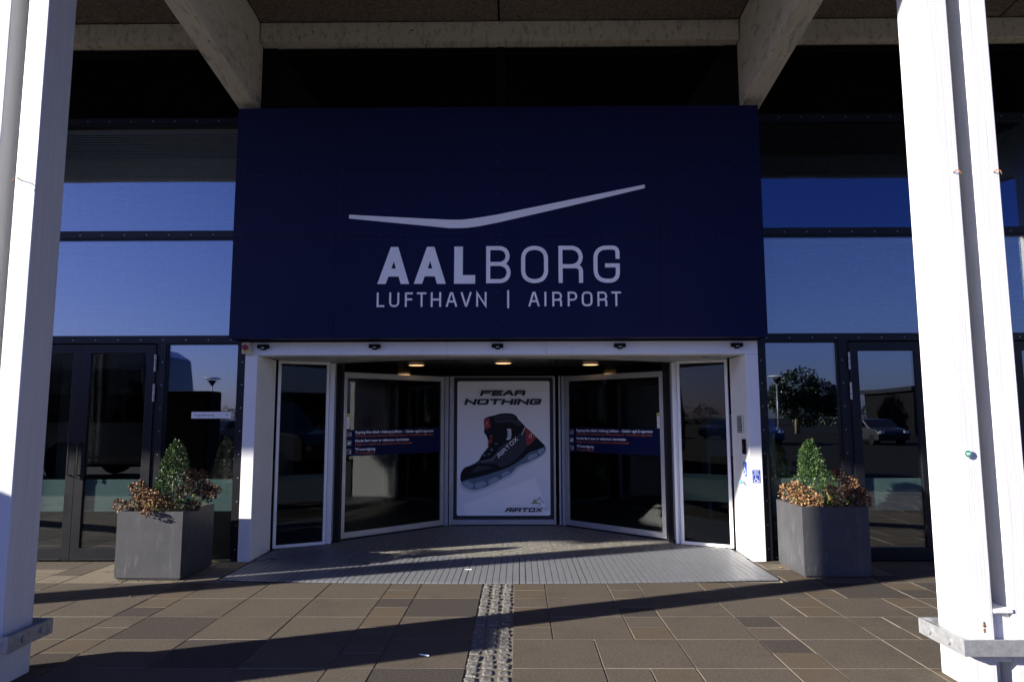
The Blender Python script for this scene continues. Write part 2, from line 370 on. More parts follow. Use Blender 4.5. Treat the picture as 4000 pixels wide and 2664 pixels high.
def leaf(x0,x1,hs,handle):
    s=.10; z0,z1=.0125,2.435
    f=MB(); y0,y1=L(7.795),L(7.865)
    f.box(x0,x0+s,y0,y1,z0,z1); f.box(x1-s,x1,y0,y1,z0,z1); f.box(x0+s,x1-s,y0,y1,z0,z0+.135); f.box(x0+s,x1-s,y0,y1,z1-.10,z1)
    f.box(x0+s,x1-s,y0-.006,y0+.002,.018,.03)
    o=f.build('entrance_door',M_blk,B,bevel=.002)
    MB().box(x0+s,x1-s,L(7.82),L(7.84),z0+.135,z1-.10).build('pane',M_glass,o)
    MB().box(x0+s,x1-s,L(7.842),L(7.844),.545,.90).build('frosted_band',M_frost,o)
    hx=x0-.004 if hs=='l' else x1+.004
    hinge(o,hx,1.78); hinge(o,hx,2.12); hinge(o,hx,.3)
    if handle:
        hx=(x0+s*.5) if hs=='r' else (x1-s*.5)
        MB().tube([(hx,y0-.002,1.3),(hx,y0-.055,1.3),(hx,y0-.055,.95),(hx,y0-.002,.95)],.010,8).build('handle',M_black,o)
    return o
def side(sgn):
    m=lambda a:(CX+sgn*a)
    def sp(a,b): return (min(m(a),m(b)),max(m(a),m(b)))
    mb=MB()
    V=[(2.925,3.015),(3.86,3.93),(5.72,5.79),(7.58,7.65),(8.6,8.7),(11.4,11.47),(14.2,14.27),(17,17.07),(19.9,20)]
    for i,(a,b) in enumerate(V):
        a_,b_=sp(a,b)
        top=2.45
        plate(mb,a_,b_,.0125,top)
        if i in (0,2,4,5,6,7,8): plate(mb,a_,b_,2.52,3.69); plate(mb,a_,b_,3.762,5.08); plate(mb,a_,b_,5.152,6.1)
    a_,b_=sp(2.925,20)
    for (c,d) in ((2.45,2.52),(3.69,3.762),(5.08,5.152)): plate(mb,a_,b_,c,d,proud=.003)
    mb.build('mullion',[M_blk,M_screw],B)
    window(*sp(3.015,3.86),.03,2.45,False,True)
    for (a,b) in ((3.93,5.72),(5.79,7.58)):
        c=(a+b)/2; lf=[(a+.045,c-.002),(c+.002,b-.045)]
        for q in (a,b-.043): MB().box(*sp(q,q+.043),L(7.81),L(7.87),.0125,2.45).build('door_frame',M_blk,B)
        for k,(p,q) in enumerate(lf):
            hs=('l','r')[k] if sgn>0 else ('r','l')[k]
            leaf(*sp(p,q),hs,sgn<0)
    window(*sp(7.65,8.6),.03,2.45,False,True)
    for a,b in ((8.7,11.4),(11.47,14.2),(14.27,17),(17.07,19.9)): window(*sp(a,b),.03,2.45,False,True)
    for a,b in ((3.015,5.72),(5.79,8.6),(8.7,11.4),(11.47,14.2),(14.27,17),(17.07,19.9)):
        window(*sp(a,b),2.52,3.69,True)
        window(*sp(a,b),3.762,5.08,sgn<0 or a>8,False,M_glass if sgn<0 or a>8 else M_glassu)
        window(*sp(a,b),5.152,6.02,False,False,M_glassc,'clerestory_window')
side(-1); side(1)
# clerestory above the sign, wall behind the sign
window(CX-2.7,CX-.04,5.152,6.02,False,False,M_glassc,'clerestory_window'); window(CX+.04,CX+2.7,5.152,6.02,False,False,M_glassc,'clerestory_window')
w2=MB(); w2.box(CX-.04,CX+.04,L(7.812),L(7.87),5.152,6.1); w2.box(CX-2.925,CX-2.7,L(7.812),L(7.87),5.152,6.1); w2.box(CX+2.7,CX+2.925,L(7.812),L(7.87),5.152,6.1)
w2.box(CX-2.925,CX+2.925,L(7.86),L(7.93),2.50,5.15)
w2.box(-20.2,19.8,L(7.875),L(8.0),6.02,6.56); w2.box(-22,-20.2,L(7.8),L(8.0),0,6.56); w2.box(19.8,22,L(7.8),L(8.0),0,6.56)
w2.build('wall_panel',M_black,B)
# dark upper room behind clerestory
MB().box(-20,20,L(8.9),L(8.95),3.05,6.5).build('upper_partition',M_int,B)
# ------------------------------------------------------------ canopy
C=thing('entrance_canopy','sloping roof canopy of white painted beams and brown wood wool boards over the entrance','canopy',(0,7.87,0))
SL=.139
def zb(y): return 5.205+SL*(7.87-y)    # underside of the rafters
def zr(y): return 6.285+.075*(7.87-y)  # underside of the boards
RX=[CX-14.7,CX-8.9,CX-2.99,CX+2.96,CX+8.9,CX+14.7]
for rx in RX:
    pts=[(L(7.865),zb(7.865)),(L(2.70),zb(2.70)),(L(2.70),zr(2.70)-.003),(L(7.865),zr(7.865)-.003)]
    MB().prism(pts,rx-.11,rx+.11,'x').build('rafter',M_raft,C,bevel=.006)
for i in range(len(RX)-1):
    a,b=RX[i]+.125,RX[i+1]-.125
    MB().box(a,b,L(7.68),L(7.86),6.035,6.283).build('purlin',M_raft,C,bevel=.006)
    pb=MB()
    y=7.86
    while y>2.8:
        y2=max(y-.6,2.70); c=(a+b)/2
        for (p,q) in ((a-.005,c-.012),(c+.012,b+.005)):
            vs=[(p,L(y-.006),zr(y)),(q,L(y-.006),zr(y)),(q,L(y2+.006),zr(y2)),(p,L(y2+.006),zr(y2)),(p,L(y-.006),zr(y)+.05),(q,L(y-.006),zr(y)+.05),(q,L(y2+.006),zr(y2)+.05),(p,L(y2+.006),zr(y2)+.05)]
            pb.add(vs,[(0,3,2,1),(4,5,6,7),(0,1,5,4),(1,2,6,5),(2,3,7,6),(3,0,4,7)])
        y=y2
    pb.build('ceiling_board',M_ceil,C)
rf=MB(); rf.prism([(L(7.95),6.56),(L(7.95),6.40),(L(2.6),zr(2.6)+.06),(L(2.6),zr(2.6)+.28),(L(7.95),6.9)],-22,22,'x')
rf.build('roof',M_black,C)
MB().box(-22,22,L(2.53),L(2.69),6.26,6.74).build('edge_beam',M_raft,C)
# ------------------------------------------------------------ columns
def column(x,mir,label,y=4.19,dp=.32):
    t=thing('timber_column',label,'column',(x,y,0),0,'paired white timber columns carrying the canopy')
    wd,gap=.137,.115; top=zb(4.18)+.5
    for a in (0,wd+gap):
        xs=(mir*a,mir*(a+wd)); MB().box(*xs,0,dp,.0,top).build('post',M_post,t,bevel=.006)
    sp=MB(); xs=(mir*(wd+.002),mir*(wd+gap-.002))
    sp.box(*xs,.03,dp-.03,.16,.44); sp.box(*xs,.14,dp-.03,.0,.14); sp.box(*xs,-.008,dp-.03,.445,.468)
    sp.build('spacer_block',M_post,t,bevel=.003)
    lo,hi=-.095,2*wd+gap+.095; z0,z1=.222,.316; th=.012; y0,y1=-.075,dp+.055
    c=MB()
    c.box(mir*lo,mir*hi,y0,y0+th,z0,z1); c.box(mir*lo,mir*hi,y1-th,y1,z0,z1)
    c.box(mir*lo,mir*(lo+th),y0+th,y1-th,z0,z1); c.box(mir*(hi-th),mir*hi,y0+th,y1-th,z0,z1)
    c.box(mir*(lo+th),mir*-.001,y0+th,y1-th,z1-.03,z1-.022); c.box(mir*(hi-th),mir*(2*wd+gap+.001),y0+th,y1-th,z1-.03,z1-.022)
    c.box(mir*-.001,mir*(2*wd+gap+.001),y0+th,-.001,z1-.03,z1-.022)
    col=c.build('steel_collar',M_galv,t,bevel=.003)
    bt=MB()
    for yy in (dp*.2,dp*.8): bt.cyl((mir*lo-mir*.012 if mir>0 else mir*lo,yy,.268),.021,.012,'x',16)
    bt.build('bolt',M_galv,col)
    # rusty screw heads near the base and the bent hooks
    rs=MB()
    for a in (wd*.55,wd+gap+wd*.5):
        for (dz,r_) in ((.39,.006),(.375,.009),(.352,.006),(.34,.005)): rs.ball((mir*a,-.002,dz),r_,8,4,0,(1,.4,1.2))
    rs.build('screw',M_rust,t)
    hk=MB()
    for a in (wd*.72,wd+gap+wd*.72):
        hk.tube([(mir*a,.001,3.12),(mir*a,-.03,3.125),(mir*a+mir*.01,-.045,3.115),(mir*a+mir*.02,-.045,3.09)],.0035,6)
    hk.build('hook',M_rust,t)
    return t
column(CX+2.85,1,'sunlit white double timber column on the right, with rusty screws and a round green sticker')
column(CX-2.905,-1,'white double timber column on the left, its inner face in shade',4.235,.265)
for xx,mi,lb in ((CX-8.78,-1,'white double timber column standing beyond the left edge, next along the canopy'),(CX-14.6,-1,'white double timber column at the far left end of the canopy'),
              (CX+8.78,1,'white double timber column seen mirrored in the far right window'),(CX+14.6,1,'white double timber column at the far right end of the canopy')): column(xx,mi,lb)
tg=thing('round_sticker','small round green sticker on the front of the right white column','sticker',(2.70,4.175,1.37))
bk=MB(); bk.cyl((0,0,0),.024,.003,'y',28); bk.build('disc',M_white,tg)
bk=MB(); bk.cyl((0,-.002,0),.020,.003,'y',28); g1=bk.build('printed_face',M_green,tg)
MB().box(-.012,.012,-.0035,-.002,.001,.006).box(-.009,.009,-.0035,-.002,-.007,-.002).build('lettering',M_white,tg)
# ------------------------------------------------------------ stroke lettering
def fillet(pts,closed):
    out=[];n=len(pts)
    for i,p in enumerate(pts):
        r=p[2] if len(p)>2 else 0
        if r<=0 or (not closed and i in (0,n-1)): out.append(Vector(p[:2])); continue
        a=Vector(pts[i-1][:2]); b=Vector(p[:2]); c=Vector(pts[(i+1)%n][:2])
        d1=(a-b); d2=(c-b); rr=min(r,d1.length*.5,d2.length*.5)
        p1=b+d1.normalized()*rr; p2=b+d2.normalized()*rr
        for k in range(9):
            t=k/8; out.append((1-t)**2*p1+2*t*(1-t)*(b*.85+(p1+p2)*.075)+t*t*p2)
    return out
def stroke(mb,pts,wd,z0,z1,closed=False,cap=True,xf=None,mi=0):
    P=fillet(pts,closed); n=len(P)
    if not closed and cap:
        P[0]=P[0]+(P[0]-P[1]).normalized()*wd/2; P[-1]=P[-1]+(P[-1]-P[-2]).normalized()*wd/2
    Lf=[];Rt=[]
    for i in range(n):
        if closed: a,b=P[i-1],P[(i+1)%n]
        else: a,b=P[max(i-1,0)],P[min(i+1,n-1)]
        d1=(P[i]-a).normalized() if (P[i]-a).length>1e-9 else (b-P[i]).normalized()
        d2=(b-P[i]).normalized() if (b-P[i]).length>1e-9 else d1
        n1=Vector((-d1.y,d1.x)); n2=Vector((-d2.y,d2.x)); m=(n1+n2)
        m=m.normalized() if m.length>1e-6 else n1
        k=wd/2/max(.35,m.dot(n1)); Lf.append(P[i]+m*k); Rt.append(P[i]-m*k)
    xf=xf or (lambda x,y,z:(x,-z,y))
    segs=n if closed else n-1
    vs=[xf(p.x,p.y,z) for z in (z0,z1) for p in Lf+Rt]
    fs=[]
    for i in range(segs):
        j=(i+1)%n
        fs+= [(2*n+i,2*n+j,3*n+j,3*n+i),(i,j,2*n+j,2*n+i),(n+i,n+j,3*n+j,3*n+i)]
    if not closed: fs+=[(0,n,3*n,2*n),(n-1,2*n-1,4*n-1,3*n-1)]
    mb.add(vs,fs,mi)
GL={
'B':[[(0,0),(0,1)],[(0,1),(.95,1,1),(.95,.52,1),(0,.52)],[(0,.52),(1,.52,1),(1,0,1),(0,0)]],
'O':['c',[(0,0,1),(1,0,1),(1,1,1),(0,1,1)]],
'R':[[(0,0),(0,1)],[(0,1),(1,1,1),(1,.44,1),(0,.44)],[(.5,.44),(1,.44,1),(1,0)]],
'G':[[(1,.72),(1,1,1),(0,1,1),(0,0,1),(1,0,1),(1,.46),(.52,.46)]],
'L':[[(0,1),(0,0),(1,0)]],'U':[[(0,1),(0,0,1),(1,0,1),(1,1)]],'F':[[(0,0),(0,1),(1,1)],[(0,.52),(.9,.52)]],
'T':[[(0,1),(1,1)],[(.5,0),(.5,1)]],'H':[[(0,0),(0,1)],[(1,0),(1,1)],[(0,.5),(1,.5)]],
'A':[[(0,0),(.42,1),(.58,1),(1,0)],[(.2,.34),(.8,.34)]],'V':[[(0,1),(.46,0),(.54,0),(1,1)]],'N':[[(0,0),(0,1),(1,0),(1,1)]],
'I':[[(0,0),(0,1)]],'P':[[(0,0),(0,1)],[(0,1),(1,1,1),(1,.44,1),(0,.44)]],'E':[[(1,1),(0,1),(0,0),(1,0)],[(0,.5),(.92,.5)]],
'X':[[(0,0),(1,1)],[(0,1),(1,0)]],'a':[[(0,0),(.30,1),(1,1),(1,0)],[(.12,.40),(1,.40)]],'S':[[(1,1),(0,1,1),(0,.5,1),(1,.5,1),(1,0,1),(0,0)]]}
def glyph(mb,ch,x0,x1,y0,y1,sw,z0,z1,rad=.2,shear=0,xf=None,mi=0):
    g=GL[ch]; closed=False
    if g[0]=='c': closed=True; g=g[1:]
    h=sw/2; a,b=x0+h,x1-h
    if x1-x0<sw*1.01: a=b=(x0+x1)/2
    c,d=y0+h,y1-h
    for k,pl in enumerate(g):
        pts=[(a+(b-a)*p[0]+shear*((c+(d-c)*p[1])-y0),c+(d-c)*p[1],rad*(y1-y0) if len(p)>2 else 0) for p in pl]
        stroke(mb,pts,sw,z0,z1+k*.0004,closed,True,xf,mi)
def word(mb,txt,x0,x1,y0,y1,sw,z0,z1,rad=.2,shear=0,xf=None,gap=.25,mi=0):
    ws=[(.0 if c==' ' else (sw/(y1-y0) if c=='I' else 1.0)) for c in txt]
    H=y1-y0; W=x1-x0-shear*H
    # solve the letter width for the fixed gap
    n=len(txt); gaps=gap*H*(n-1); fixed=sum(sw for c in txt if c=='I'); k=sum(1 for c in txt if c not in 'I ')
    lw=(W-gaps-fixed)/k; x=x0
    for c in txt:
        wd=sw if c=='I' else (lw*.5 if c==' ' else lw)
        if c!=' ': glyph(mb,c,x,x+wd,y0,y1,sw,z0,z1,rad,shear,xf,mi)
        x+=wd+gap*H
def textmesh(body,h,width=None,bold=0,depth=.0006):
    cu=bpy.data.curves.new('t','FONT'); cu.body=body; cu.size=1; cu.offset=bold; cu.resolution_u=3
    o=bpy.data.objects.new('t',cu); COL.objects.link(o); dg=bpy.context.evaluated_depsgraph_get(); dg.update()
    me=bpy.data.meshes.new_from_object(o.evaluated_get(dg)); COL.objects.unlink(o); bpy.data.objects.remove(o)
    v=[p.co.copy() for p in me.vertices]; f=[tuple(p.vertices) for p in me.polygons]; bpy.data.meshes.remove(me)
    if not v: return [],[]
    s=h/.72; xs=[p.x for p in v]; sx=s
    if width: sx=width/(max(xs)-min(xs))
    mn=min(xs)
    return [((p.x-mn)*sx,p.y*s) for p in v],f
def puttext(mb,body,x,y,z,h,width=None,bold=0,mi=0,xf=None,rot=0):
    v,f=textmesh(body,h,width,bold); xf=xf or (lambda a,b,c:(a,-c,b)); c,s=math.cos(rot),math.sin(rot)
    mb.add([xf(x+p[0]*c-p[1]*s,y+p[0]*s+p[1]*c,z) for p in v],f,mi)
# ------------------------------------------------------------ big blue sign
S=thing('airport_sign','large navy blue fascia sign with pale wing emblem and airport lettering above the door','sign',(0,7.55,0))
sx=[-3.235,-2.068,-.233,1.597,2.773]; sz=[2.47,3.625,4.40,5.155]
cl=MB()
for i in range(4):
    for j in range(3): cl.box(sx[i]+.0013,sx[i+1]-.0013,0,.02,sz[j]+.0013,sz[j+1]-.0013)
cl.box(sx[0]+.004,sx[4]-.004,.012,.018,sz[0]+.004,sz[3]-.004)
clo=cl.build('cladding',M_navy,S)
bx=MB(); bx.box(sx[0],sx[4],.021,.31,sz[0],sz[3]); bx.build('sign_box',M_navy,S)
rv=MB(); random.seed(3)
for j in (1,2):
    x=sx[0]+.1
    while x<sx[4]:
        if random.random()<.35: rv.cyl((x,-.0015,sz[j]+.012),.0035,.003,'y',6)
        x+=.075
for z in [2.6+.19*i for i in range(13)]:
    for d in (-.012,.012):
        if random.random()<.5: rv.cyl((sx[2]+d,-.0015,z),.0035,.003,'y',6)
rv.build('rivet_rows',mat('dull_rivet',(.25,.28,.36),.5),S)
def sxy(x,y): return (-1.582+(x-316)*.001593, 3.085+(826-y-(x-316)*.0045)*.00160)
topw=[(105,329),(400,345),(700,360),(800,365),(850,366.5),(900,366),(940,363),(980,358),(1060,346),(1165,328),(1700,217),(2218,110)]
botw=[(2218,136),(1700,262),(1165,387),(1050,410),(1000,418),(950,424),(910,426),(870,427),(830,427),(790,424),(700,414),(400,385),(105,356)]
em=MB(); em.prism([sxy(*p) for p in topw+botw],-.004,-.0005,'y'); em.build('wing_emblem',M_logo,S)
def bold(poly,hole=None):
    o=MB(); P=[sxy(*p) for p in poly]
    if hole:
        # A: build from three strips so that the counter stays open
        Q=[sxy(*p) for p in hole]
        a,b,c,d,e,f,g_,h_=P; t,l,r=Q
        top=((b[0]+c[0])/2,b[1])
        vs=[a,b,c,d,e,f,g_,h_,t,l,r]; fs=[(0,1,8,9,6,7),(2,3,4,5,10,8),(1,2,8),(9,10,5,6)]
        n=len(vs)
        V=[(p[0],-.004,p[1]) for p in vs]+[(p[0],-.0005,p[1]) for p in vs]
        F=list(fs)+[(i,(i+1)%8,(i+1)%8+n,i+n) for i in range(8)]+[(8,9,9+n,8+n),(9,10,10+n,9+n),(10,8,8+n,10+n)]
        o.add(V,F)
    else: o.prism(P,-.004,-.0005,'y')
    o.build('letter',M_logo,S)
bold([(316,828),(408,563),(460,563),(541,828),(482,828),(465,775),(393,775),(375,828)],[(430,667),(413,718),(447,718)])
bold([(574,827),(665,562),(717,562),(800,827),(738,827),(722,774),(650,774),(632,827)],[(688,664),(671,717),(704,717)])
bold([(859,560),(920,560),(919,765),(1007,765),(1007,826),(858,826)])
def slet(ch,x0,x1,yb,yt,sw,rad):
    o=MB(); a,b=sxy(x0,yb); c,d=sxy(x1,yt+(x1-x0)*0); glyph(o,ch,a,c,b,d+0,sw,.0005,.004,rad); o.build('letter',M_logo,S)
for ch,a,b in (('B',1085,1258),('O',1332,1522),('R',1596,1768),('G',1843,2028)): slet(ch,a,b,826-(a-316)*.0045,561-(b-316)*.0045,.0455,.27)
for ch,a,b in (('L',314,368),('U',402,473),('F',513,568),('T',597,664),('H',695,768),('A',802,880),('V',906,982),('N',1015,1088),('A',1383,1460),('I',1495,1508),('R',1550,1618),('P',1658,1725),('O',1757,1832),('R',1867,1935),('T',1965,2033)):
    slet(ch,a,b,992-(a-316)*.0045,889-(b-316)*.0045,.0215,.24)
slet('I',1233,1248,1003-4,876-4,.0215,0)
# ------------------------------------------------------------ revolving door
D=thing('revolving_door','wide revolving door with white metal portal and angled glass wings under the blue sign','revolving door',(CX,7.84,0))
def LD(y): return y-7.84
for s in (-1,1):
    MB().prism([(s*2.79,LD(7.775)),(s*2.93,LD(7.775)),(s*2.93,LD(8.5)),(s*2.83,LD(8.5)),(s*2.81,LD(8.44)),(s*2.79,LD(7.86))],.0,2.30,'z').build('jamb',M_door,D,bevel=.004)
MB().box(-2.93,2.93,-.065,.16,2.302,2.452).build('header_beam',M_door,D,bevel=.004)
MB().box(-2.93,2.93,.02,.3,2.454,2.50).build('black_strip',M_black,D)
def arcY(r): return LD(8.10)+.72*(r/2.24)**2   # soffit arc
so_=MB(); N=30; vs=[]
for i in range(N+1):
    r=-2.79+5.58*i/N; yy=arcY(r) if abs(r)<2.24 else LD(8.82)
    vs+=[(r,.158,2.304),(r,yy,2.304),(r,.158,2.335),(r,yy,2.335)]
so_.add(vs,[(4*i,4*i+1,4*i+5,4*i+4) for i in range(N)]+[(4*i+2,4*i+6,4*i+7,4*i+3) for i in range(N)]+[(4*i+1,4*i+3,4*i+7,4*i+5) for i in range(N)])
so_.build('soffit',M_soffit,D)
tr_=MB(); vs=[]
for i in range(N+1):
    r=-2.22+4.44*i/N; yy=arcY(r)
    vs+=[(r,yy-.004,2.285),(r,yy+.03,2.285),(r,yy-.004,2.3035),(r,yy+.03,2.3035)]
tr_.add(vs,[(4*i,4*i+1,4*i+5,4*i+4) for i in range(N)]+[(4*i,4*i+4,4*i+6,4*i+2) for i in range(N)]+[(4*i+1,4*i+3,4*i+7,4*i+5) for i in range(N)]+[(4*i+2,4*i+6,4*i+7,4*i+3) for i in range(N)])
tr_.build('curved_trim',M_alu,D)
MB().box(-2.93,2.93,LD(8.0),LD(13.5),2.337,2.46).build('drum_ceiling',M_dark_ceiling,D)
def frame_panel(name,A,Bp,z0,z1,st,mf,gm,parent,band=False,botr=None,thick=.05,topr=None):
    A=Vector(A);Bp=Vector(Bp); d=Bp-A; Lg=d.length; ang=math.atan2(d.y,d.x)
    e=bpy.data.objects.new(name,None)
    f=MB(); br=botr or st; tp=topr or st
    f.box(0,st,-thick/2,thick/2,z0,z1); f.box(Lg-st,Lg,-thick/2,thick/2,z0,z1); f.box(st,Lg-st,-thick/2,thick/2,z0,z0+br); f.box(st,Lg-st,-thick/2,thick/2,z1-tp,z1)
    o=f.build(name,mf,parent,bevel=.003); o.location=(A.x,A.y,0); o.rotation_euler=(0,0,ang)
    MB().box(st,Lg-st,-.005,.005,z0+br,z1-tp).build('pane',gm,o)
    if band: MB().box(st,Lg-st,.007,.009,.55,.88).build('frosted_band',M_frost,o)
    return o,Lg
frame_panel('side_screen',(-2.80,LD(8.50)),(-2.24,LD(8.79)),.012,2.30,.035,M_door,M_glassd,D,True)
frame_panel('side_screen',(2.24,LD(8.79)),(2.80,LD(8.50)),.012,2.30,.035,M_door,M_glassd,D,True)
for s in (-1,1):
    MB().box(s*2.235,s*2.175,LD(8.80),LD(8.87),.012,2.30).build('corner_post',M_door,D,bevel=.003)
    MB().box(s*2.172,s*2.15,LD(8.84),LD(8.93),.012,2.33).box(s*2.15,s*2.10,LD(8.90),LD(9.02),.012,2.33).build('brush_seal',M_brush,D)
    MB().box(s*2.168,s*2.160,LD(8.835),LD(8.84),.05,2.33).build('seal_rail',M_alu,D)
    MB().box(s*.90,s*.845,LD(10.24),LD(10.32),.012,2.2).box(s*.83,s*.80,LD(10.27),LD(10.32),.012,2.2).build('inner_post',M_alu,D,bevel=.002)
wingL,LW=frame_panel('door_wing',(-2.13,LD(9.04)),(-.915,LD(10.20)),.03,2.19,.062,M_alu,M_glassd,D,botr=.075,topr=.075)
wingR,LW=frame_panel('door_wing',(.865+.04,LD(10.20)),(2.12,LD(9.04)),.03,2.19,.062,M_alu,M_glassd,D,botr=.075,topr=.075)
# brush rails below the wings
for wg in (wingL,wingR): MB().box(.0,LW,-.03,.03,.013,.028).build('brush_rail',M_brush,wg)
# rear half of the drum: curved glass wall and rear wings
def curved(a0,a1,r,z0,z1,mat_,name,th=.02):
    m=MB();n=14;vs=[]
    for i in range(n+1):
        a=R(a0+(a1-a0)*i/n)
        for rr in (r,r+th):
            for z in (z0,z1): vs.append((rr*math.cos(a),LD(10.5)+rr*math.sin(a),z))
    fs=[]
    for i in range(n):
        q=4*i; fs+=[(q,q+1,q+5,q+4),(q+2,q+6,q+7,q+3),(q+1,q+3,q+7,q+5),(q,q+4,q+6,q+2)]
    fs+=[(0,2,3,1),(4*n,4*n+1,4*n+3,4*n+2)]
    return m.add(vs,fs).build(name,mat_,D)
for a0,a1 in ((-30,35),(145,210)):
    curved(a0,a1,2.62,.09,2.30,M_glassd,'curved_glass',.012); curved(a0,a1,2.61,.012,.09,M_alu,'curved_rail',.035)
MB().box(-.72,.72,LD(10.36),LD(10.9),.012,2.33).build('display_case',M_black,D)
# ------------------------------------------------------------ poster
PX,PY=-.224,10.30
ps=thing('advertising_poster','framed poster of a black and red boot with FEAR NOTHING heading, between the glass wings','poster',(PX,PY,0))
f=MB()
for a,b,c,d in ((-.775,-.745,.02,2.2),(.745,.775,.02,2.2),(-.745,.745,2.185,2.2),(-.745,.745,.02,.09)): f.box(a,b,-.03,.05,c,d)
f.build('frame',M_alu,ps,bevel=.003)
def rrect(x0,x1,y0,y1,r,n=6):
    o=[]
    for cx,cy,a in ((x1-r,y0+r,-90),(x1-r,y1-r,0),(x0+r,y1-r,90),(x0+r,y0+r,180)):
        for k in range(n+1): t=R(a+90*k/n); o.append((cx+r*math.cos(t),cy+r*math.sin(t)))
    return o
MB().box(-.744,.744,0,.03,.091,2.184).build('black_border',M_ink,ps)
def pp(x,y): return ((x-540)*.001547, .145+(1402-y)*.001519)
M_pap=mat('poster_paper',(.80,.81,.84),.35,spec=.3); M_pap2=mat('poster_rock',(.90,.90,.91),.35,spec=.3); M_pap3=mat('poster_rock_side',(.76,.77,.82),.35,spec=.3)
lay=[0]
def layer(pts,m,name,sm=False,hollow=None):
    lay[0]+=1; z=-.0006*lay[0]-.001
    P=[Vector(pp(*p)) for p in pts]
    if sm:
        Q=[];n=len(P)
        for i in range(n):
            a,b,c,d=P[i-1],P[i],P[(i+1)%n],P[(i+2)%n]
            for k in range(4):
                t=k/4; Q.append(.5*((2*b)+(c-a)*t+(2*a-5*b+4*c-d)*t*t+(3*b-a-3*c+d)*t**3))
        P=Q
    o=MB(); vs=[(p[0],z,p[1]) for p in P]+[(p[0],z+.0004,p[1]) for p in P]; n=len(P)
    o.add(vs,[tuple(range(n)),tuple(range(2*n-1,n-1,-1))])
    return o,z
paper=MB(); paper.prism([(p[0],p[1]) for p in rrect(-.693,.693,.145,2.126,.03)],-.001,-.0001,'y'); paper.build('paper',M_pap,ps)
art=[]
def art_add(pts,m,sm=False):
    o,z=layer(pts,m,'',sm); art.append((o,m))
art_add([(150,1295),(850,1040),(950,1060),(987,1150),(987,1385),(975,1400),(180,1401)],M_pap2)
art_add([(850,1040),(950,1060),(987,1150),(987,1385),(940,1300)],M_pap3)
M_sole=mat('poster_sole_blue',(.10,.15,.22),.35,spec=.3); M_sole2=mat('poster_sole_light',(.27,.34,.43),.35,spec=.3); M_bk=mat('poster_boot_black',(.005,.0055,.009),.5,spec=.2)
M_gy=mat('poster_boot_grey',(.034,.037,.052),.5,spec=.2); M_gy2=mat('poster_boot_highlight',(.11,.115,.14),.35,spec=.3); M_rd=mat('poster_boot_red',(.30,.022,.02),.35,spec=.3)
sole=[(135,1070),(200,1045),(350,1010),(450,980),(550,945),(640,905),(720,845),(780,795),(870,760),(925,726),(945,750),(938,790),(880,840),(800,880),(740,905),(690,930),(640,970),(600,1010),(520,1050),(400,1115),(330,1142),(240,1155),(180,1135),(145,1105)]
M_mist=mat('poster_mist',(.60,.63,.68),.35,spec=.3)
art_add([(120,1090),(150,1150),(230,1185),(330,1165),(420,1135),(520,1075),(620,1030),(700,950),(820,895),(930,820),(955,770),(930,740),(700,880),(500,960),(250,1050)],M_mist,True)
art_add(sole,M_sole,True)
for q in ([(140,1085),(190,1070),(255,1100),(240,1150),(180,1130)],[(265,1095),(340,1070),(385,1095),(330,1135),(270,1140)],[(400,1060),(470,1030),(500,1050),(440,1090),(395,1105)],[(520,1000),(570,975),(610,985),(590,1010),(525,1040)],
          [(640,950),(690,915),(740,895),(690,925),(650,960)],[(785,825),(860,800),(870,830),(800,870),(770,870)],[(870,770),(925,740),(935,780),(890,820),(875,800)]): art_add(q,M_sole2)
body=[(133,1075),(126,1020),(140,975),(170,940),(235,915),(300,875),(330,820),(372,770),(395,735),(393,690),(378,640),(352,600),(355,565),(350,490),(365,460),(400,445),(440,438),(500,420),(570,413),(630,420),(665,440),(680,468),(710,500),(745,540),(800,590),(855,645),(900,690),(938,730),(925,748),(870,770),(780,800),(735,845),(640,910),(560,950),(450,988),(350,1018),(260,1042),(190,1055)]
art_add(body,M_bk,True)
art_add([(240,915),(310,880),(420,855),(470,800),(500,740),(600,680),(700,610),(740,555),(757,620),(765,730),(720,800),(640,880),(560,925),(500,930),(470,905),(380,902),(300,905)],M_gy,True)
art_add([(300,885),(420,856),(475,800),(480,820),(430,875),(340,892)],M_gy2)
art_add([(450,450),(560,425),(650,440),(665,462),(560,455),(450,475)],M_gy)
art_add([(440,485),(560,462),(690,480),(715,520),(705,545),(600,500),(470,510)],M_gy)
art_add([(720,503),(765,560),(857,648),(815,700),(775,732),(765,728),(757,640),(748,545)],M_rd)
art_add([(352,492),(368,466),(398,452),(408,500),(418,545),(382,575),(362,560)],M_rd)
art_add([(408,632),(432,625),(438,660),(418,705),(395,740),(390,710)],M_rd)
art_add([(230,980),(290,925),(400,930),(440,945),(340,965),(250,990)],M_gy)
for (x,y) in ((470,715),(425,768),(400,808),(355,822)):
    art_add([(x+16*math.cos(t*.785),y+13*math.sin(t*.785)) for t in range(8)],M_gy2)
for a,b in (((405,600),(520,610)),((395,660),(500,660)),((390,720),(520,730)),((350,800),(470,790)),((330,850),(440,830))):
    art_add([(a[0],a[1]-7),(b[0],b[1]-7),(b[0],b[1]+5),(a[0],a[1]+7)],M_bk)
groups={}
for o,m in art: groups.setdefault(m.name,[m,MB()])[1].add(o.v,o.f)
boot=bpy.data.objects.new('boot_picture',None)
PZ=-.0006*lay[0]-.0022
xfp=lambda a,b,c:(a,PZ-c*.25,b)
first=None
for k,(m,o) in groups.items():
    ob=o.build('boot_picture' if 'rock' not in k else 'rock_picture',m,ps,fix=False)
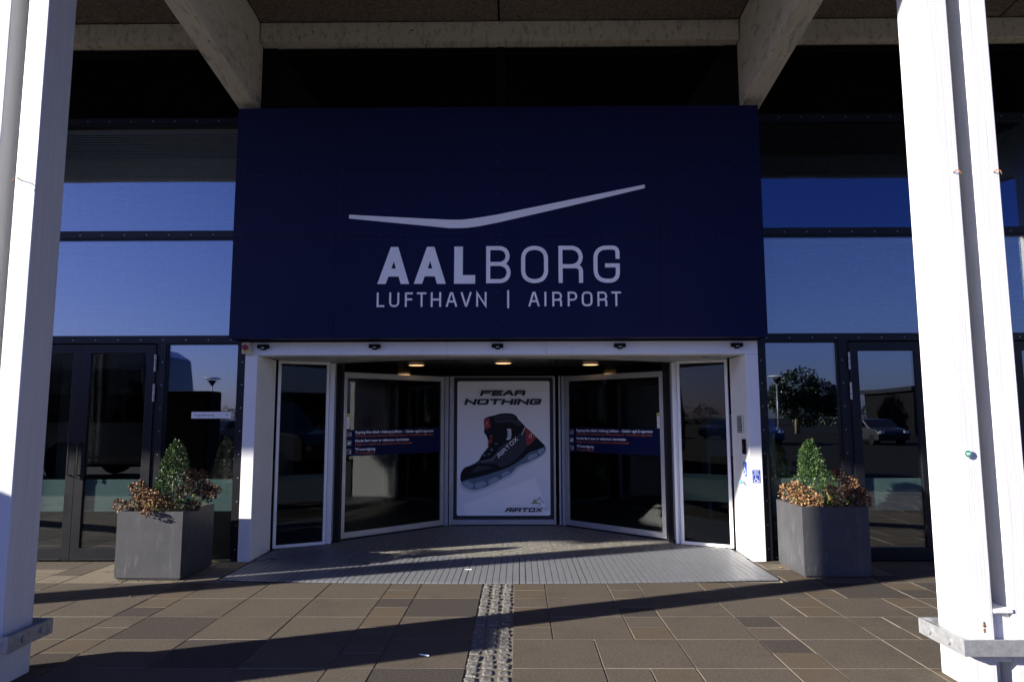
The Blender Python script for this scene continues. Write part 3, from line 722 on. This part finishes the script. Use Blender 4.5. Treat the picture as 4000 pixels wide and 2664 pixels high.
# boot lettering & stripes
bt=MB(); c_,s_=math.cos(R(43)),math.sin(R(43)); ox,oy=pp(497,850)
rx=lambda a,b,c:(ox+a*c_-b*s_,PZ-c*.25,oy+a*s_+b*c_)
word(bt,'aIRTOX',0,.395,0,.062,.0105,0,.001,.2,0,rx,.22)
for dx in (0,14,26): stroke(bt,[pp(575+dx,570),pp(583+dx,572),pp(586+dx,610),pp(582+dx,655),pp(570+dx*.8,668)],.011,0,.001,xf=xfp)
stroke(bt,[pp(718,625),pp(747,552)],.008,0,.001,xf=xfp)
stroke(bt,[pp(788,650),pp(793,625),pp(808,615),pp(812,640),pp(800,658)],.006,0,.001,xf=xfp)
stroke(bt,[pp(362,540),pp(380,520),pp(372,512),pp(384,505),pp(378,495)],.004,0,.001,xf=xfp)
bt.build('boot_lettering',M_palep,ps)
hd=MB()
xw=lambda a,b,c:(a*1.75,PZ-c*.25,b)
a=pp(310,242);b=pp(762,188); word(hd,'FEAR',a[0]/1.75,b[0]/1.75,a[1],b[1],.0225,0,.001,.12,.34/1.75,xw,.09)
a=pp(158,330);b=pp(915,273); word(hd,'NOTHING',a[0]/1.75,b[0]/1.75,a[1],b[1],.0225,0,.001,.12,.34/1.75,xw,.09)
hd.build('heading',M_ink,ps)
lg=MB()
a=pp(550,1366);b=pp(915,1325); word(lg,'aIRTOX',a[0]/1.5,b[0]/1.5,a[1],b[1],.0145,0,.001,.12,.34/1.5,lambda a,b,c:(a*1.5,PZ-c*.25,b),.13)
stroke(lg,[pp(812,1283),pp(837,1246),pp(858,1282)],.007,0,.001,xf=xfp); stroke(lg,[pp(850,1262),pp(881,1226),pp(924,1281)],.007,0,.0012,xf=xfp)
stroke(lg,[pp(815,1284),pp(890,1284),pp(883,1314)],.006,0,.0015,xf=xfp)
cxy=pp(942,1333); stroke(lg,[(cxy[0]+.013*math.cos(t*.628),cxy[1]+.013*math.sin(t*.628)) for t in range(10)],.003,0,.001,True,xf=xfp); puttext(lg,'R',cxy[0]-.006,cxy[1]-.008,.001,.016,xf=xfp)
lg.build('brand_logo',M_ink,ps)
yl=MB(); q=[pp(820,1280),pp(837,1252),pp(853,1280)]; yl.add([xfp(*p,0.0005) for p in q],[(0,1,2)]); yl.build('logo_fill',M_yel,ps)
# ------------------------------------------------------------ door notices
def notice(wg,x0,x1,label,sgn):
    # world placement from the wing's own frame
    Mw=Matrix.Translation(D.location)@Matrix.Translation(wg.location)@Matrix.Rotation(wg.rotation_euler.z,4,'Z')
    org=Mw@Vector((x0,-.0065,1.083))
    t=thing('door_notice',label,'sticker',org,wg.rotation_euler.z,'navy notice bands on the revolving door glass')
    W=x1-x0; Hh=.345
    MB().box(0,W,-.001,0,0,Hh).build('navy_band',M_pnavy,t)
    xf=lambda a,b,c:(a,-.0013-c,b)
    wt=MB(); og=MB()
    X=.085*W+.01
    for i,(body,yy,e) in enumerate((('Rygning ikke tilladt i Aalborg Lufthavn  - Gælder også E-cigaretter',.295,.925),('Hunde ført i snor er velkomne i terminalen',.182,.645),('TV-overvågning',.068,.29))):
        puttext(wt,body,X,yy,.0004,.036,e*W-X,.022,xf=xf)
    for i,(body,yy,e) in enumerate((('Smoking not permitted at Aalborg Airport - Including E-cigarettes',.248,.918),('Dogs on a leash are welcome in the terminal',.136,.675),('TV-surveillance',.022,.29))):
        puttext(og,body,X,yy,.0004,.031,e*W-X,.014,xf=xf)
    ic=MB(); rd=MB(); S_=.062
    for yy in (.255,.142,.028):
        stroke(ic,[(.018,yy,.006),(.018+S_,yy,.006),(.018+S_,yy+S_,.006),(.018,yy+S_,.006)],.0025,0,.0006,True,xf=xf)
    def poly(mb,pts,y0): mb.add([xf(.018+p[0]*S_,y0+p[1]*S_,.0006) for p in pts],[tuple(range(len(pts)))])
    poly(ic,[(.08,.32),(.7,.32),(.7,.44),(.08,.44)],.255); poly(ic,[(.5,.8),(.8,.62),(.92,.4),(.8,.36),(.6,.6)],.255)
    stroke(rd,[(.018+.1*S_,.255+.92*S_),(.018+.9*S_,.255+.1*S_)],.004,0,.0010,xf=xf)
    poly(ic,[(.12,.6),(.12,.5),(.18,.1),(.32,.1),(.34,.3),(.58,.3),(.6,.1),(.74,.1),(.76,.55),(.92,.6),(.9,.78),(.72,.75),(.62,.6)],.142)
    stroke(ic,[(.018+.4*S_,.142+.9*S_),(.018+.6*S_,.142+.62*S_)],.003,0,.0009,xf=xf)
    poly(ic,[(.1,.8),(.3,.7),(.35,.82),(.15,.9)],.028); poly(ic,[(.62,.12),(.70,.12),(.75,.35),(.8,.12),(.88,.12),(.84,.55),(.84,.8),(.7,.8),(.68,.5)],.028)
    stroke(ic,[(.018+.3*S_,.028+.7*S_),(.018+.42*S_,.028+.2*S_)],.0016,0,.0009,xf=xf)
    wt.build('danish_text',M_palep,t,fix=False); og.build('english_text',M_orange,t,fix=False); ic.build('pictogram',M_palep,t,fix=False); rd.build('red_slash',M_red,t,fix=False)
    # narrow warning strip above
    p2=Mw@Vector((x0+.0 if sgn<0 else x1-.05,-.0065,1.44))
    s=thing('warning_sticker','narrow white strip with yellow warning triangle on the %s door wing'%('left' if sgn<0 else 'right'),'sticker',p2,wg.rotation_euler.z,'narrow warning strips on the door glass')
    MB().box(0,.05,-.001,0,0,.20).build('paper_strip',M_white,s)
    y=MB(); y.add([(.003,-.0014,.155),(.047,-.0014,.155),(.047,-.0014,.197),(.003,-.0014,.197)],[(0,1,2,3)]); y.build('yellow_square',M_yel,s,fix=False)
    k=MB(); xs=lambda a,b,c:(a,-.0018-c,b); stroke(k,[(.012,.162),(.025,.19),(.038,.162)],.003,0,.0003,True,xf=xs); stroke(k,[(.025,.170),(.025,.18)],.003,0,.0003,xf=xs)
    stroke(k,[(.012,.05),(.038,.08)],.0025,0,.0003,xf=xs); stroke(k,[(.012,.08),(.038,.05)],.0025,0,.0006,xf=xs); stroke(k,[(.015,.13),(.035,.115),(.02,.1)],.0025,0,.0003,xf=xs)
    puttext(k,'TORMAX',.007,.012,0,.009,.036,xf=xs); k.build('print',M_ink,s,fix=False)
notice(wingL,.063,LW-.063,'navy notice band about smoking and dogs on the left door wing',-1)
notice(wingR,.063,LW-.063,'navy notice band about smoking and dogs on the right door wing',1)
# ------------------------------------------------------------ ceiling lights
for k,(x,y,lb) in enumerate(((-1.455,9.72,'lit round downlight in the door ceiling above the left wing'),(-.206,9.40,'lit round downlight in the door ceiling above the boot poster'),(1.03,9.72,'lit round downlight in the door ceiling above the right wing'),
        (-2.0,11.9,'small lit downlight seen through the left glass wing'),(1.6,11.9,'small lit downlight seen through the right glass wing'))):
    t=thing('ceiling_light',lb,'light',(x,y,2.335),0,'round downlights in the revolving door ceiling')
    MB().cyl((0,0,-.008),.125,.008,'z',28).build('rim',M_alu,t); MB().cyl((0,0,-.012),.105,.004,'z',28).build('lens',M_lamp,t)
# ------------------------------------------------------------ sensors on the header
SNX=[-2.92,-1.64,-.235,1.16,2.49]; names=['far left, beside the cream switch box','second from the left','in the middle above the poster','second from the right','at the far right end']
for x,nm in zip(SNX,names):
    t=thing('motion_sensor','small black door sensor on the white header beam, '+nm,'sensor',(x,7.775,2.395),0,'black motion sensors along the header beam')
    MB().prism([(-.065,.028),(.065,.028),(.068,-.014),(.038,-.018),(.018,-.036),(-.018,-.036),(-.038,-.018),(-.068,-.014)],-.045,0,'y').build('housing',M_black,t,bevel=.006)
    MB().prism([(-.019,-.006),(.019,-.006),(.019,-.016),(-.019,-.016)],-.0475,-.0455,'y').build('lens',M_screw,t)
t=thing('switch_box','cream emergency switch box with red knob at the left end of the header','switch',(-3.10,7.77,2.382))
MB().box(-.05,.05,-.06,0,-.065,.065).build('box',M_cream,t,bevel=.006)
MB().cyl((-.008,-.085,.005),.032,.026,'y',20).box(-.013,-.003,-.098,-.084,-.025,.035).build('red_knob',M_red,t)
MB().box(-.036,-.004+.03,-.063,-.0605,-.05,-.03).build('label_plate',M_yel,t)
# ------------------------------------------------------------ things on the right jamb (inner face x=2.59, normal -x)
jx=CX+2.788
t=thing('metal_plaque','small brushed metal plaque on the inner face of the right door jamb','plaque',(jx,8.05,1.50))
MB().box(-.006,0,-.10,.10,-.10,.10).build('plate',M_alu,t); MB().box(-.012,-.006,-.125,-.102,-.10,.10).build('edge_strip',M_white,t)
k=MB()
for i in range(5): k.box(-.0068,-.0062,-.06,.07-(i%3)*.02,.06-i*.03-.006,.06-i*.03)
k.build('engraved_text',M_ink,t); MB().box(-.0069,-.0063,-.075,-.045,-.06,-.01).build('blue_mark',M_blue,t)
t=thing('card_reader','small black card reader below the plaque on the right jamb','card reader',(jx,7.915,1.25))
MB().box(-.022,0,-.045,.045,-.085,.085).build('housing',M_black,t,bevel=.008); MB().box(-.024,-.022,-.03,.03,-.04,.03).build('face_plate',M_ink,t)
def wheelchair(mb,S_,xf,z=.0005,sw=.07):
    st=lambda pts,c=False:stroke(mb,[(p[0]*S_,p[1]*S_)+((p[2]*S_,) if len(p)>2 else ()) for p in pts],sw*S_,0,z,c,True,xf)
    st([(.40,.72),(.44,.42),(.68,.42),(.80,.16),(.90,.19)])
    st([(.42,.58),(.62,.58)])
    n=12; st([(.44+.24*math.cos(R(110+250*i/n)),.28+.22*math.sin(R(110+250*i/n))) for i in range(n+1)])
    mb.add([xf(.39*S_+.06*S_*math.cos(i*.785),.84*S_+.06*S_*math.sin(i*.785),z*1.5) for i in range(8)],[tuple(range(8))])
t=thing('wheelchair_sign','tall blue wheelchair sign on the inner face of the right door jamb above the button','sign',(jx,7.935,.995))
MB().prism(rrect(-.055,.055,-.0825,.0825,.012),-.003,0,'x').build('plate',M_blue,t)
k=MB(); wheelchair(k,.10,lambda a,b,c:(-.0032-c,-(a-.055),(b-.05)*1.5)); k.build('wheelchair_symbol',M_white,t)
t=thing('push_button','pale blue round push button under the wheelchair sign on the right jamb','push button',(jx,7.94,.845))
MB().cyl((-.012,0,0),.032,.012,'x',18).build('base_ring',M_galv,t); MB().cyl((-.045,0,0),.014,.034,'x',12).build('stem',M_alu,t)
MB().cyl((-.060,0,0),.030,.016,'x',20,0,.024).build('button_cap',M_btn,t)
t=thing('wheelchair_sticker','square blue wheelchair sticker with white text above it on the front of the right jamb','sticker',(CX+2.855,7.773,.905))
MB().box(-.043,.043,-.001,0,-.05,.038).build('blue_square',M_blue,t); MB().box(-.043,.043,-.001,0,.042,.092).build('text_panel',M_blue,t)
k=MB(); xf2=lambda a,b,c:(a-.04,-.0013-c,b-.048)
stroke(k,[(.003,.003,.004),(.077,.003,.004),(.077,.08,.004),(.003,.08,.004)],.002,0,.0003,True,xf=xf2)
wheelchair(k,.08,xf2)
for i,b in enumerate(('TRYK FOR','NEDSAT','HASTIGHED')): puttext(k,b,.010 if i!=1 else .018,.122-i*.0145,0,.0105,.060 if i!=1 else .044,.02,xf=xf2)
k.build('white_print',M_white,t,fix=False)
# ------------------------------------------------------------ direction sign on the left pane
t=thing('direction_sign','small white sign reading Fragtudlevering with a black arrow, on the left glass pane','sign',(-3.745,7.832,1.585))
MB().box(0,.455,-.003,0,0,.075).build('sign_face',M_white,t)
k=MB(); xs=lambda a,b,c:(a,-.0035-c,b); puttext(k,'Fragtudlevering',.038,.028,0,.026,.222,.0,xf=xs)
stroke(k,[(.402,.040),(.438,.040)],.0035,0,.0003,xf=xs); stroke(k,[(.415,.056),(.402,.040),(.415,.024)],.0035,0,.0006,xf=xs)
k.build('lettering',M_ink,t,fix=False)
# ------------------------------------------------------------ planters and plants
def planter(x0,y0,h,label,rz=0):
    t=thing('planter',label,'planter',(x0,y0,0),rz,'dark square planters either side of the door')
    W=.665;th=.035;z0=.008; c=.012
    o=MB()
    # outer shell with a feathered foot, open top
    q=lambda a,z:[(a,a,z),(W-a,a,z),(W-a,W-a,z),(a,W-a,z)]
    rings=[q(c,z0),q(c,.02),q(0,.024),q(0,h-.003),q(.003,h),q(th-.003,h),q(th,h-.003),q(th,h-.09)]
    vs=[v for r in rings for v in r]; fs=[]
    for k in range(len(rings)-1):
        for i in range(4): fs.append((4*k+i,4*k+(i+1)%4,4*k+4+(i+1)%4,4*k+4+i))
    o.add(vs,fs); o.build('planter_box',M_conc,t,fix=False)
    MB().box(th,W-th,th,W-th,h-.12,h-.035).build('soil',M_soil,t)
    return t
planter(-4.005,6.925,.665,'dark grey square planter left of the door with its front lit by the sun',R(-1.5))
planter(2.835,7.005,.69,'dark grey square planter right of the door, sunlit on its left side only',R(.5))
def leafquad(mb,c,d,s,mi,wid=.5,fold=.25):
    d=d.normalized(); a=d.cross(Vector((random.uniform(-1,1),random.uniform(-1,1),random.uniform(-1,1)))).normalized(); n=d.cross(a)
    c=Vector(c); p0=c; p1=c+d*s*.5+a*s*wid*.5+n*s*fold*.3; p2=c+d*s; p3=c+d*s*.5-a*s*wid*.5+n*s*fold*.3
    mb.add([p0,p1,p2,p3],[(0,1,2),(0,2,3)],mi)
def boxwood(x,y,z,h,r,label,seed,twin=False):
    random.seed(seed)
    t=thing('boxwood_shrub',label,'shrub',(x,y,z),0,'small conical box shrubs in the planters')
    MB().tube([(0,0,-.04),(0,0,h*.45)],.012,6,0,.004).build('stem',M_stem,t)
    fo=MB()
    for i in range(9500):
        u_=random.random()**.8; a=random.uniform(0,2*math.pi)
        prof=(1-u_)**.52*(1-.22*(1-u_)**5)
        lump=1+.55*noise.noise((math.cos(a)*1.6+seed,math.sin(a)*1.6,u_*5))+.16*noise.noise((math.cos(a)*4,math.sin(a)*4+seed,u_*12))
        rr=r*prof*lump*random.uniform(.35,1.02)**.5+.006
        ox=.02*math.sin(u_*3+seed)
        px,py,pz=ox+rr*math.cos(a),rr*math.sin(a),u_*h+.02
        if twin and u_>.72 and random.random()<.35: px-=.045; pz-=.05
        d=Vector((math.cos(a)*.7,math.sin(a)*.7,random.uniform(.1,1.1)))
        e=random.random(); leafquad(fo,(px,py,pz),d+Vector([random.uniform(-.6,.6) for _ in range(3)]),random.uniform(.008,.022),0 if e<.42 else (1 if e<.85 else 2),.6)
    for i in range(60):   # sprigs standing out of the outline
        u_=random.uniform(.1,1); a=random.uniform(0,2*math.pi); rr=r*(1-u_)**.62
        for k in range(14):
            f_=k/14; leafquad(fo,(rr*(.88+f_*.30)*math.cos(a),rr*(.88+f_*.30)*math.sin(a),u_*h+f_*.055),Vector((random.uniform(-1,1),random.uniform(-1,1),.8)),.014,random.choice((1,1,2)),.6)
    fo.build('foliage',M_leaf,t,fix=False)
boxwood(-3.60,7.20,.63,.70,.195,'conical box shrub with a twin tip in the left planter',5,True)
boxwood(3.09,7.30,.65,.67,.215,'rounded conical box shrub in the right planter',8)
def hydrangea(x,y,z,heads,label,seed,fan):
    random.seed(seed)
    t=thing('hydrangea',label,'plant',(x,y,z),0,'dried hydrangeas in the planters')
    st=MB(); lf=MB(); 
    for (hx,hy,hz,hr,tone) in heads:
        hr*=1.12; hz+=.012
        hd=MB(); base=Vector((hx*.45+random.uniform(-.03,.03),hy*.45,0)); tip=Vector((hx,hy,hz)); mid=(base+tip)/2+Vector((hx*.15,hy*.1,-.01 if hz<.1 else .0))
        st.tube([base-Vector((0,0,.03)),mid,tip],.0045,5)
        for i in range(int(150*(hr/.06)**1.6)):
            d=Vector((random.gauss(0,1),random.gauss(0,1),random.gauss(0,1)+.25)).normalized()
            sd=1+.25*noise.noise(d*2.2+Vector((hx*9,hz*7,seed)))
            c=tip+d*hr*sd*random.uniform(.55,1.0)
            e=random.random()
            mi={0:(0 if e<.6 else (1 if e<.85 else 2)),1:(1 if e<.55 else 0),2:(2 if e<.7 else 0)}[tone]
            leafquad(hd,c,(d+Vector([random.uniform(-1,1) for _ in range(3)])),random.uniform(.016,.03),mi,.85,.5)
        hd.build('flower_head',M_pet,t,fix=False)
        for k in range(5):
            f_=random.uniform(.25,.8); c=base.lerp(tip,f_); e=random.random()
            leafquad(lf,c,Vector((random.uniform(-1,1)+hx,random.uniform(-1,1),random.uniform(-.1,.8))),random.uniform(.045,.085),0 if e<.6 else (1 if e<.92 else 2),.55)
    for k in range(fan):
        a=random.uniform(0,6.28); r=random.uniform(.05,.26); c=Vector((r*math.cos(a),r*math.sin(a)*.8,random.uniform(0,.06)))
        if random.random()<.5: st.tube([c*.6-Vector((0,0,.03)),c+Vector((0,0,random.uniform(.05,.14)))],.0035,5)
        e=random.random(); leafquad(lf,c,Vector((math.cos(a),math.sin(a),random.uniform(.1,.9))),random.uniform(.04,.08),0 if e<.7 else 1,.6)
    st.build('stem',M_stem,t); lf.build('leaf',M_hl,t,fix=False)
    return t
# left planter: heads at world offsets from the planter's middle (-3.67,7.22,.63)
hydrangea(-3.67,7.22,.63,[(-.42,-.12,.06,.060,0),(-.26,-.08,.22,.075,0),(-.17,-.14,.14,.075,0),(-.21,-.20,.09,.06,0),(-.03,-.27,.17,.070,0),(-.02,-.28,.08,.06,1),(.07,-.30,.13,.05,0),(-.01,-.36,.02,.035,0),(.13,-.24,.10,.05,0),
   (.24,.0,.33,.080,2),(.30,.05,.24,.080,2),(.37,.0,.20,.06,2),(.44,.02,.16,.065,2),(.345,.33,.15,.06,0),(.30,.24,.22,.055,2),(.33,-.1,.05,.055,2),(.22,-.12,.2,.05,2)],'brown dried hydrangea spilling over the left planter',11,46)
hydrangea(3.165,7.34,.66,[(-.36,-.04,.14,.070,1),(-.27,-.08,.17,.070,1),(-.20,-.16,.13,.065,1),(-.30,-.12,.08,.060,1),(-.13,-.24,.07,.055,1),(-.24,-.2,.06,.05,1),(-.02,-.30,.18,.045,0),(.04,-.30,.10,.05,0),
   (.20,-.02,.30,.070,2),(.30,-.05,.22,.070,0),(.38,-.02,.15,.075,0),(.44,.02,.11,.06,0),(.28,-.18,.10,.07,2),(.36,-.2,.05,.06,0),(.18,-.15,.14,.06,2)],'tan dried hydrangea around the foot of the right box shrub',17,40)
# ------------------------------------------------------------ fallen leaves, litter
random.seed(31)
spots=[(-4.35,7.28),(-4.28,7.31),(-4.18,7.30),(-4.08,7.22),(-3.98,7.12),(-3.92,6.88),(-3.72,6.87),(-3.55,6.87),(-4.33,7.29),(-2.55,8.05),(-2.75,7.85),(2.15,8.0),(-3.37,6.86),(2.68,7.72),(-3.5,6.3),(2.75,7.45)]
lfpos=['left of the dark planter','at the foot of the left planter']
proto=None
for i,(x,y) in enumerate(spots):
    mb=MB(); big=i in (9,10); s=.055 if big else random.uniform(.014,.028)
    n=7; 
    vs=[(s*math.cos(k*.9)*random.uniform(.6,1),s*math.sin(k*.9)*random.uniform(.5,.9),random.uniform(.003,.014)) for k in range(n)]+[(0,0,.004)]
    mb.add(vs,[(k,(k+1)%n,n) for k in range(n)])
    lb={9:'large brown fallen leaf on the grating by the left jamb',10:'smaller brown leaf on the grating near the left jamb',11:'tiny leaf on the grating in front of the right side screen',13:'small leaf on the slabs between grating and right planter',15:'small leaf at the left foot of the right planter',14:'lone leaf on the sunlit slabs in front of the left planter'}.get(i)
    if lb is None: lb='small dry leaf on the sandy slabs left of the left planter' if x<-4.03 else 'small dry leaf at the foot of the left planter'
    o=mb.build('fallen_leaf',M_pet[0] if i%3 else M_pet[1],None,fix=False); o.location=(x,y,.013 if i in (9,10,11) else .002)
    tag(o,lb,'leaf','dry leaves lying by the entrance')
o=MB().add([(0,0,.002),(.05,-.022,.002),(.056,-.016,.008),(.006,.006,.009),(-.02,.01,.004),(-.012,.016,.006)],[(0,1,2,3),(4,0,3,5)]).build('paper_scrap',M_white,None,fix=False); o.location=(-.66,4.80,.001); tag(o,'thin white paper scrap on the slabs left of the cobblestone strip','litter')
o=MB().add([(-.04,0,.002),(.04,-.01,.003),(.035,.03,.006),(-.03,.035,.002)],[(0,1,2,3)]).build('paper_scrap',M_white,None,fix=False); o.location=(-.53,7.32,.013); tag(o,'small white paper scrap on the metal grating','litter')
# ------------------------------------------------------------ baggage trolley behind the right pane
t=thing('baggage_trolley','pale metal baggage trolley with wire basket behind the right glass pane','trolley',(3.35,8.5,0))
M_tr=mat('trolley_metal',(.75,.82,.78),.35,metal=.4)
k=MB(); k.box(-.19,-.15,0,.05,.05,.62); k.box(-.24,-.10,-.02,.06,.28,.32); k.box(-.24,.02,-.03,.05,.11,.15); k.tube([(-.17,.02,.6),(-.2,.15,.95)],.014); k.tube([(-.2,.15,.95),(.35,.15,.95)],.014)
k.tube([(-.17,.02,.13),(.3,.6,.13)],.014); k.build('trolley_frame',M_tr,t)
k=MB()
for i in range(10): k.box(-.16+i*.055,-.157+i*.055,-.001,.002,.86,1.0)
for z in (.86,.89,.93,.97,1.0): k.box(-.17,.345,-.003,0,z,z+.004)
k.build('wire_basket',M_tr,t)
k=MB()
for p in ((-.2,0),(.3,.6)): k.cyl((p[0],p[1],.05),.05,.03,'y',16)
k.build('wheel',M_black,t)
# ------------------------------------------------------------ behind the camera: what the glass mirrors
t=thing('black_cabinet','black free standing cabinet left of the entrance, mirrored in the glass','cabinet',(-6.0,3.1,0))
MB().box(-.42,.42,-.27,.27,.05,2.07).build('body',M_black,t,bevel=.03); MB().box(-.38,.38,-.24,.24,0,.05).build('plinth',M_blk,t); MB().box(.395,.40,-.2,.2,1.2,1.9).box(-.36,.36,.271,.276,.15,1.95).build('door_panel',M_blk,t)
def vehicle(name,label,cat,loc,rz,prof,wid,colm,group=None,wh=.33,wx=(-1.4,1.4),glassband=None):
    t=thing(name,label,cat,loc,rz,group)
    MB().prism(prof,-wid/2,wid/2,'y').build('body',colm,t,bevel=.08)
    k=MB()
    for x in wx:
        for s in (-1,1): k.cyl((x,s*(wid/2-.1)-.11,wh),wh,.22,'y',20)
    k.build('wheel',M_black,t)
    if glassband:
        MB().prism(glassband,-wid/2-.006,wid/2+.006,'y').build('side_window',M_glassc,t,bevel=.02)
    k=MB(); X=max(p[0] for p in prof)
    for s in (-1,1): k.box(X-.02,X+.02,s*(wid/2-.35),s*(wid/2-.1),.65,.8)
    k.build('headlight',M_palep,t)
    return t
M_car=mat('black_car_paint',(.006,.006,.008),.2,coat=1); M_car2=mat('blue_car_paint',(.02,.04,.12),.2,coat=1); M_car3=mat('silver_car_paint',(.02,.02,.022),.3); M_coach=mat('coach_paint',(.02,.022,.03),.25,coat=1)
vp=[(-2.5,.3),(2.5,.3),(2.52,.95),(2.3,1.12),(1.5,1.25),(.75,2.05),(-2.35,2.1),(-2.5,1.6)]
vw=[(-2.3,1.25),(1.35,1.25),(.68,1.9),(-2.25,1.95)]
vehicle('black_van','black people carrier van parked behind the viewpoint, mirrored in the left side screen','van',(4.6,-3.2,-.03),R(75),vp,1.95,M_car,None,.34,(-1.6,1.6),vw)
cp=[(-6,.35),(6,.35),(6.05,1.4),(5.8,3.3),(5.4,3.55),(-6,3.6)]
vehicle('dark_coach','dark touring coach parked to the left behind the viewpoint','coach',(-15.6,-3.4,-.03),0,cp,2.5,M_coach,None,.5,(-3.8,3.8),[(-5.7,1.5),(5.9,1.5),(5.7,2.9),(-5.7,2.9)])
kp=[(-2.1,.25),(2.1,.25),(2.15,.7),(1.9,.85),(1.0,.98),(.35,1.42),(-1.1,1.45),(-1.85,1.0),(-2.15,.9)]
kw=[(-1.55,.98),(.85,.98),(.3,1.36),(-1.05,1.38)]
for i in range(10):
    vehicle('parked_car','%s parked car in the row beyond the forecourt'%('black','dark blue','dark grey')[i%3],'car',(-30+i*6.3,-24-(i%2)*1.2,-.03),R(90),kp,1.8,(M_car,M_car2,M_car3)[i%3],'cars parked beyond the forecourt',.31,(-1.3,1.3),kw)
for i,(x,y) in enumerate(((-19.7,-28),(16.5,-28),(3,-30))):
    t=thing('street_lamp','mushroom topped street lamp %s of the forecourt'%('left','right','in the middle')[i],'street lamp',(x,y,0),0,'street lamps on the forecourt')
    MB().tube([(0,0,0),(0,0,3.6)],.06,10,0,.045).build('post',M_galv,t)
    MB().cyl((0,0,3.6),.05,.35,'z',16,0,.30).build('reflector_cone',M_black,t); MB().cyl((0,0,4.05),.62,.08,'z',28,0,.45).build('disc',M_white,t)
    k=MB(); 
    for a in (0,2.1,4.2): k.tube([(.04,0,3.55),(.3*math.cos(a),.3*math.sin(a),3.75),(.45*math.cos(a),.45*math.sin(a),4.06)],.012,5)
    k.build('bracket',M_galv,t)
def crown(mb,c,r,n,mi3,seed):
    random.seed(seed)
    for i in range(n):
        d=Vector((random.gauss(0,1),random.gauss(0,1),random.gauss(0,1))).normalized()
        rr=r*(1+.45*noise.noise(d*1.7+Vector((seed,0,0))))*random.uniform(.5,1)**.5
        leafquad(mb,Vector(c)+Vector((d.x*rr,d.y*rr,d.z*rr*.85)),Vector([random.uniform(-1,1) for _ in range(3)]),r*(.13 if n<1000 else .12),random.randint(0,mi3),.8)
t=thing('dark_tree','dark bushy tree on the right beyond the car park, mirrored in the pane','tree',(25,-46,0)); MB().tube([(0,0,0),(0,0,3.5)],.25,8,0,.12).build('trunk',M_stem,t); k=MB(); [crown(k,(dx,dy,z),rr,2600,0,3+q) for q,(dx,dy,z,rr) in enumerate(((0,0,4.0,2.0),(1.9,.4,3.2,1.6),(-1.5,.3,3.1,1.5),(3.2,0,2.6,1.3),(.6,-.5,2.2,1.7)))]; k.build('crown',M_leaf,t,fix=False)
k=MB()
for i in range(60): 
    random.seed(i); crown(k,(-190+i*6.4+random.uniform(-2,2),-95-random.uniform(0,12),1.3),random.uniform(2.2,3.9),650,1,i+50)
tag(k.build('far_wood',M_leaf,None,fix=False),kind='stuff',label='dark belt of trees on the horizon behind the car park',cat='trees')
bl=thing('low_building','long low building across the car park to the right behind the viewpoint','building',(46,-44,0)); MB().box(-14,14,-4,4,0,3.6).build('wall',mat('dark_brick',(.007,.007,.008),.9,spec=.05,var=.2,scale=8),bl); MB().box(-14.4,14.4,-4.4,4.4,3.6,3.95).build('roof',M_blk,bl)
MB().box(-13,13,4.001,4.03,1.2,2.6).build('window_band',M_glassc,bl)
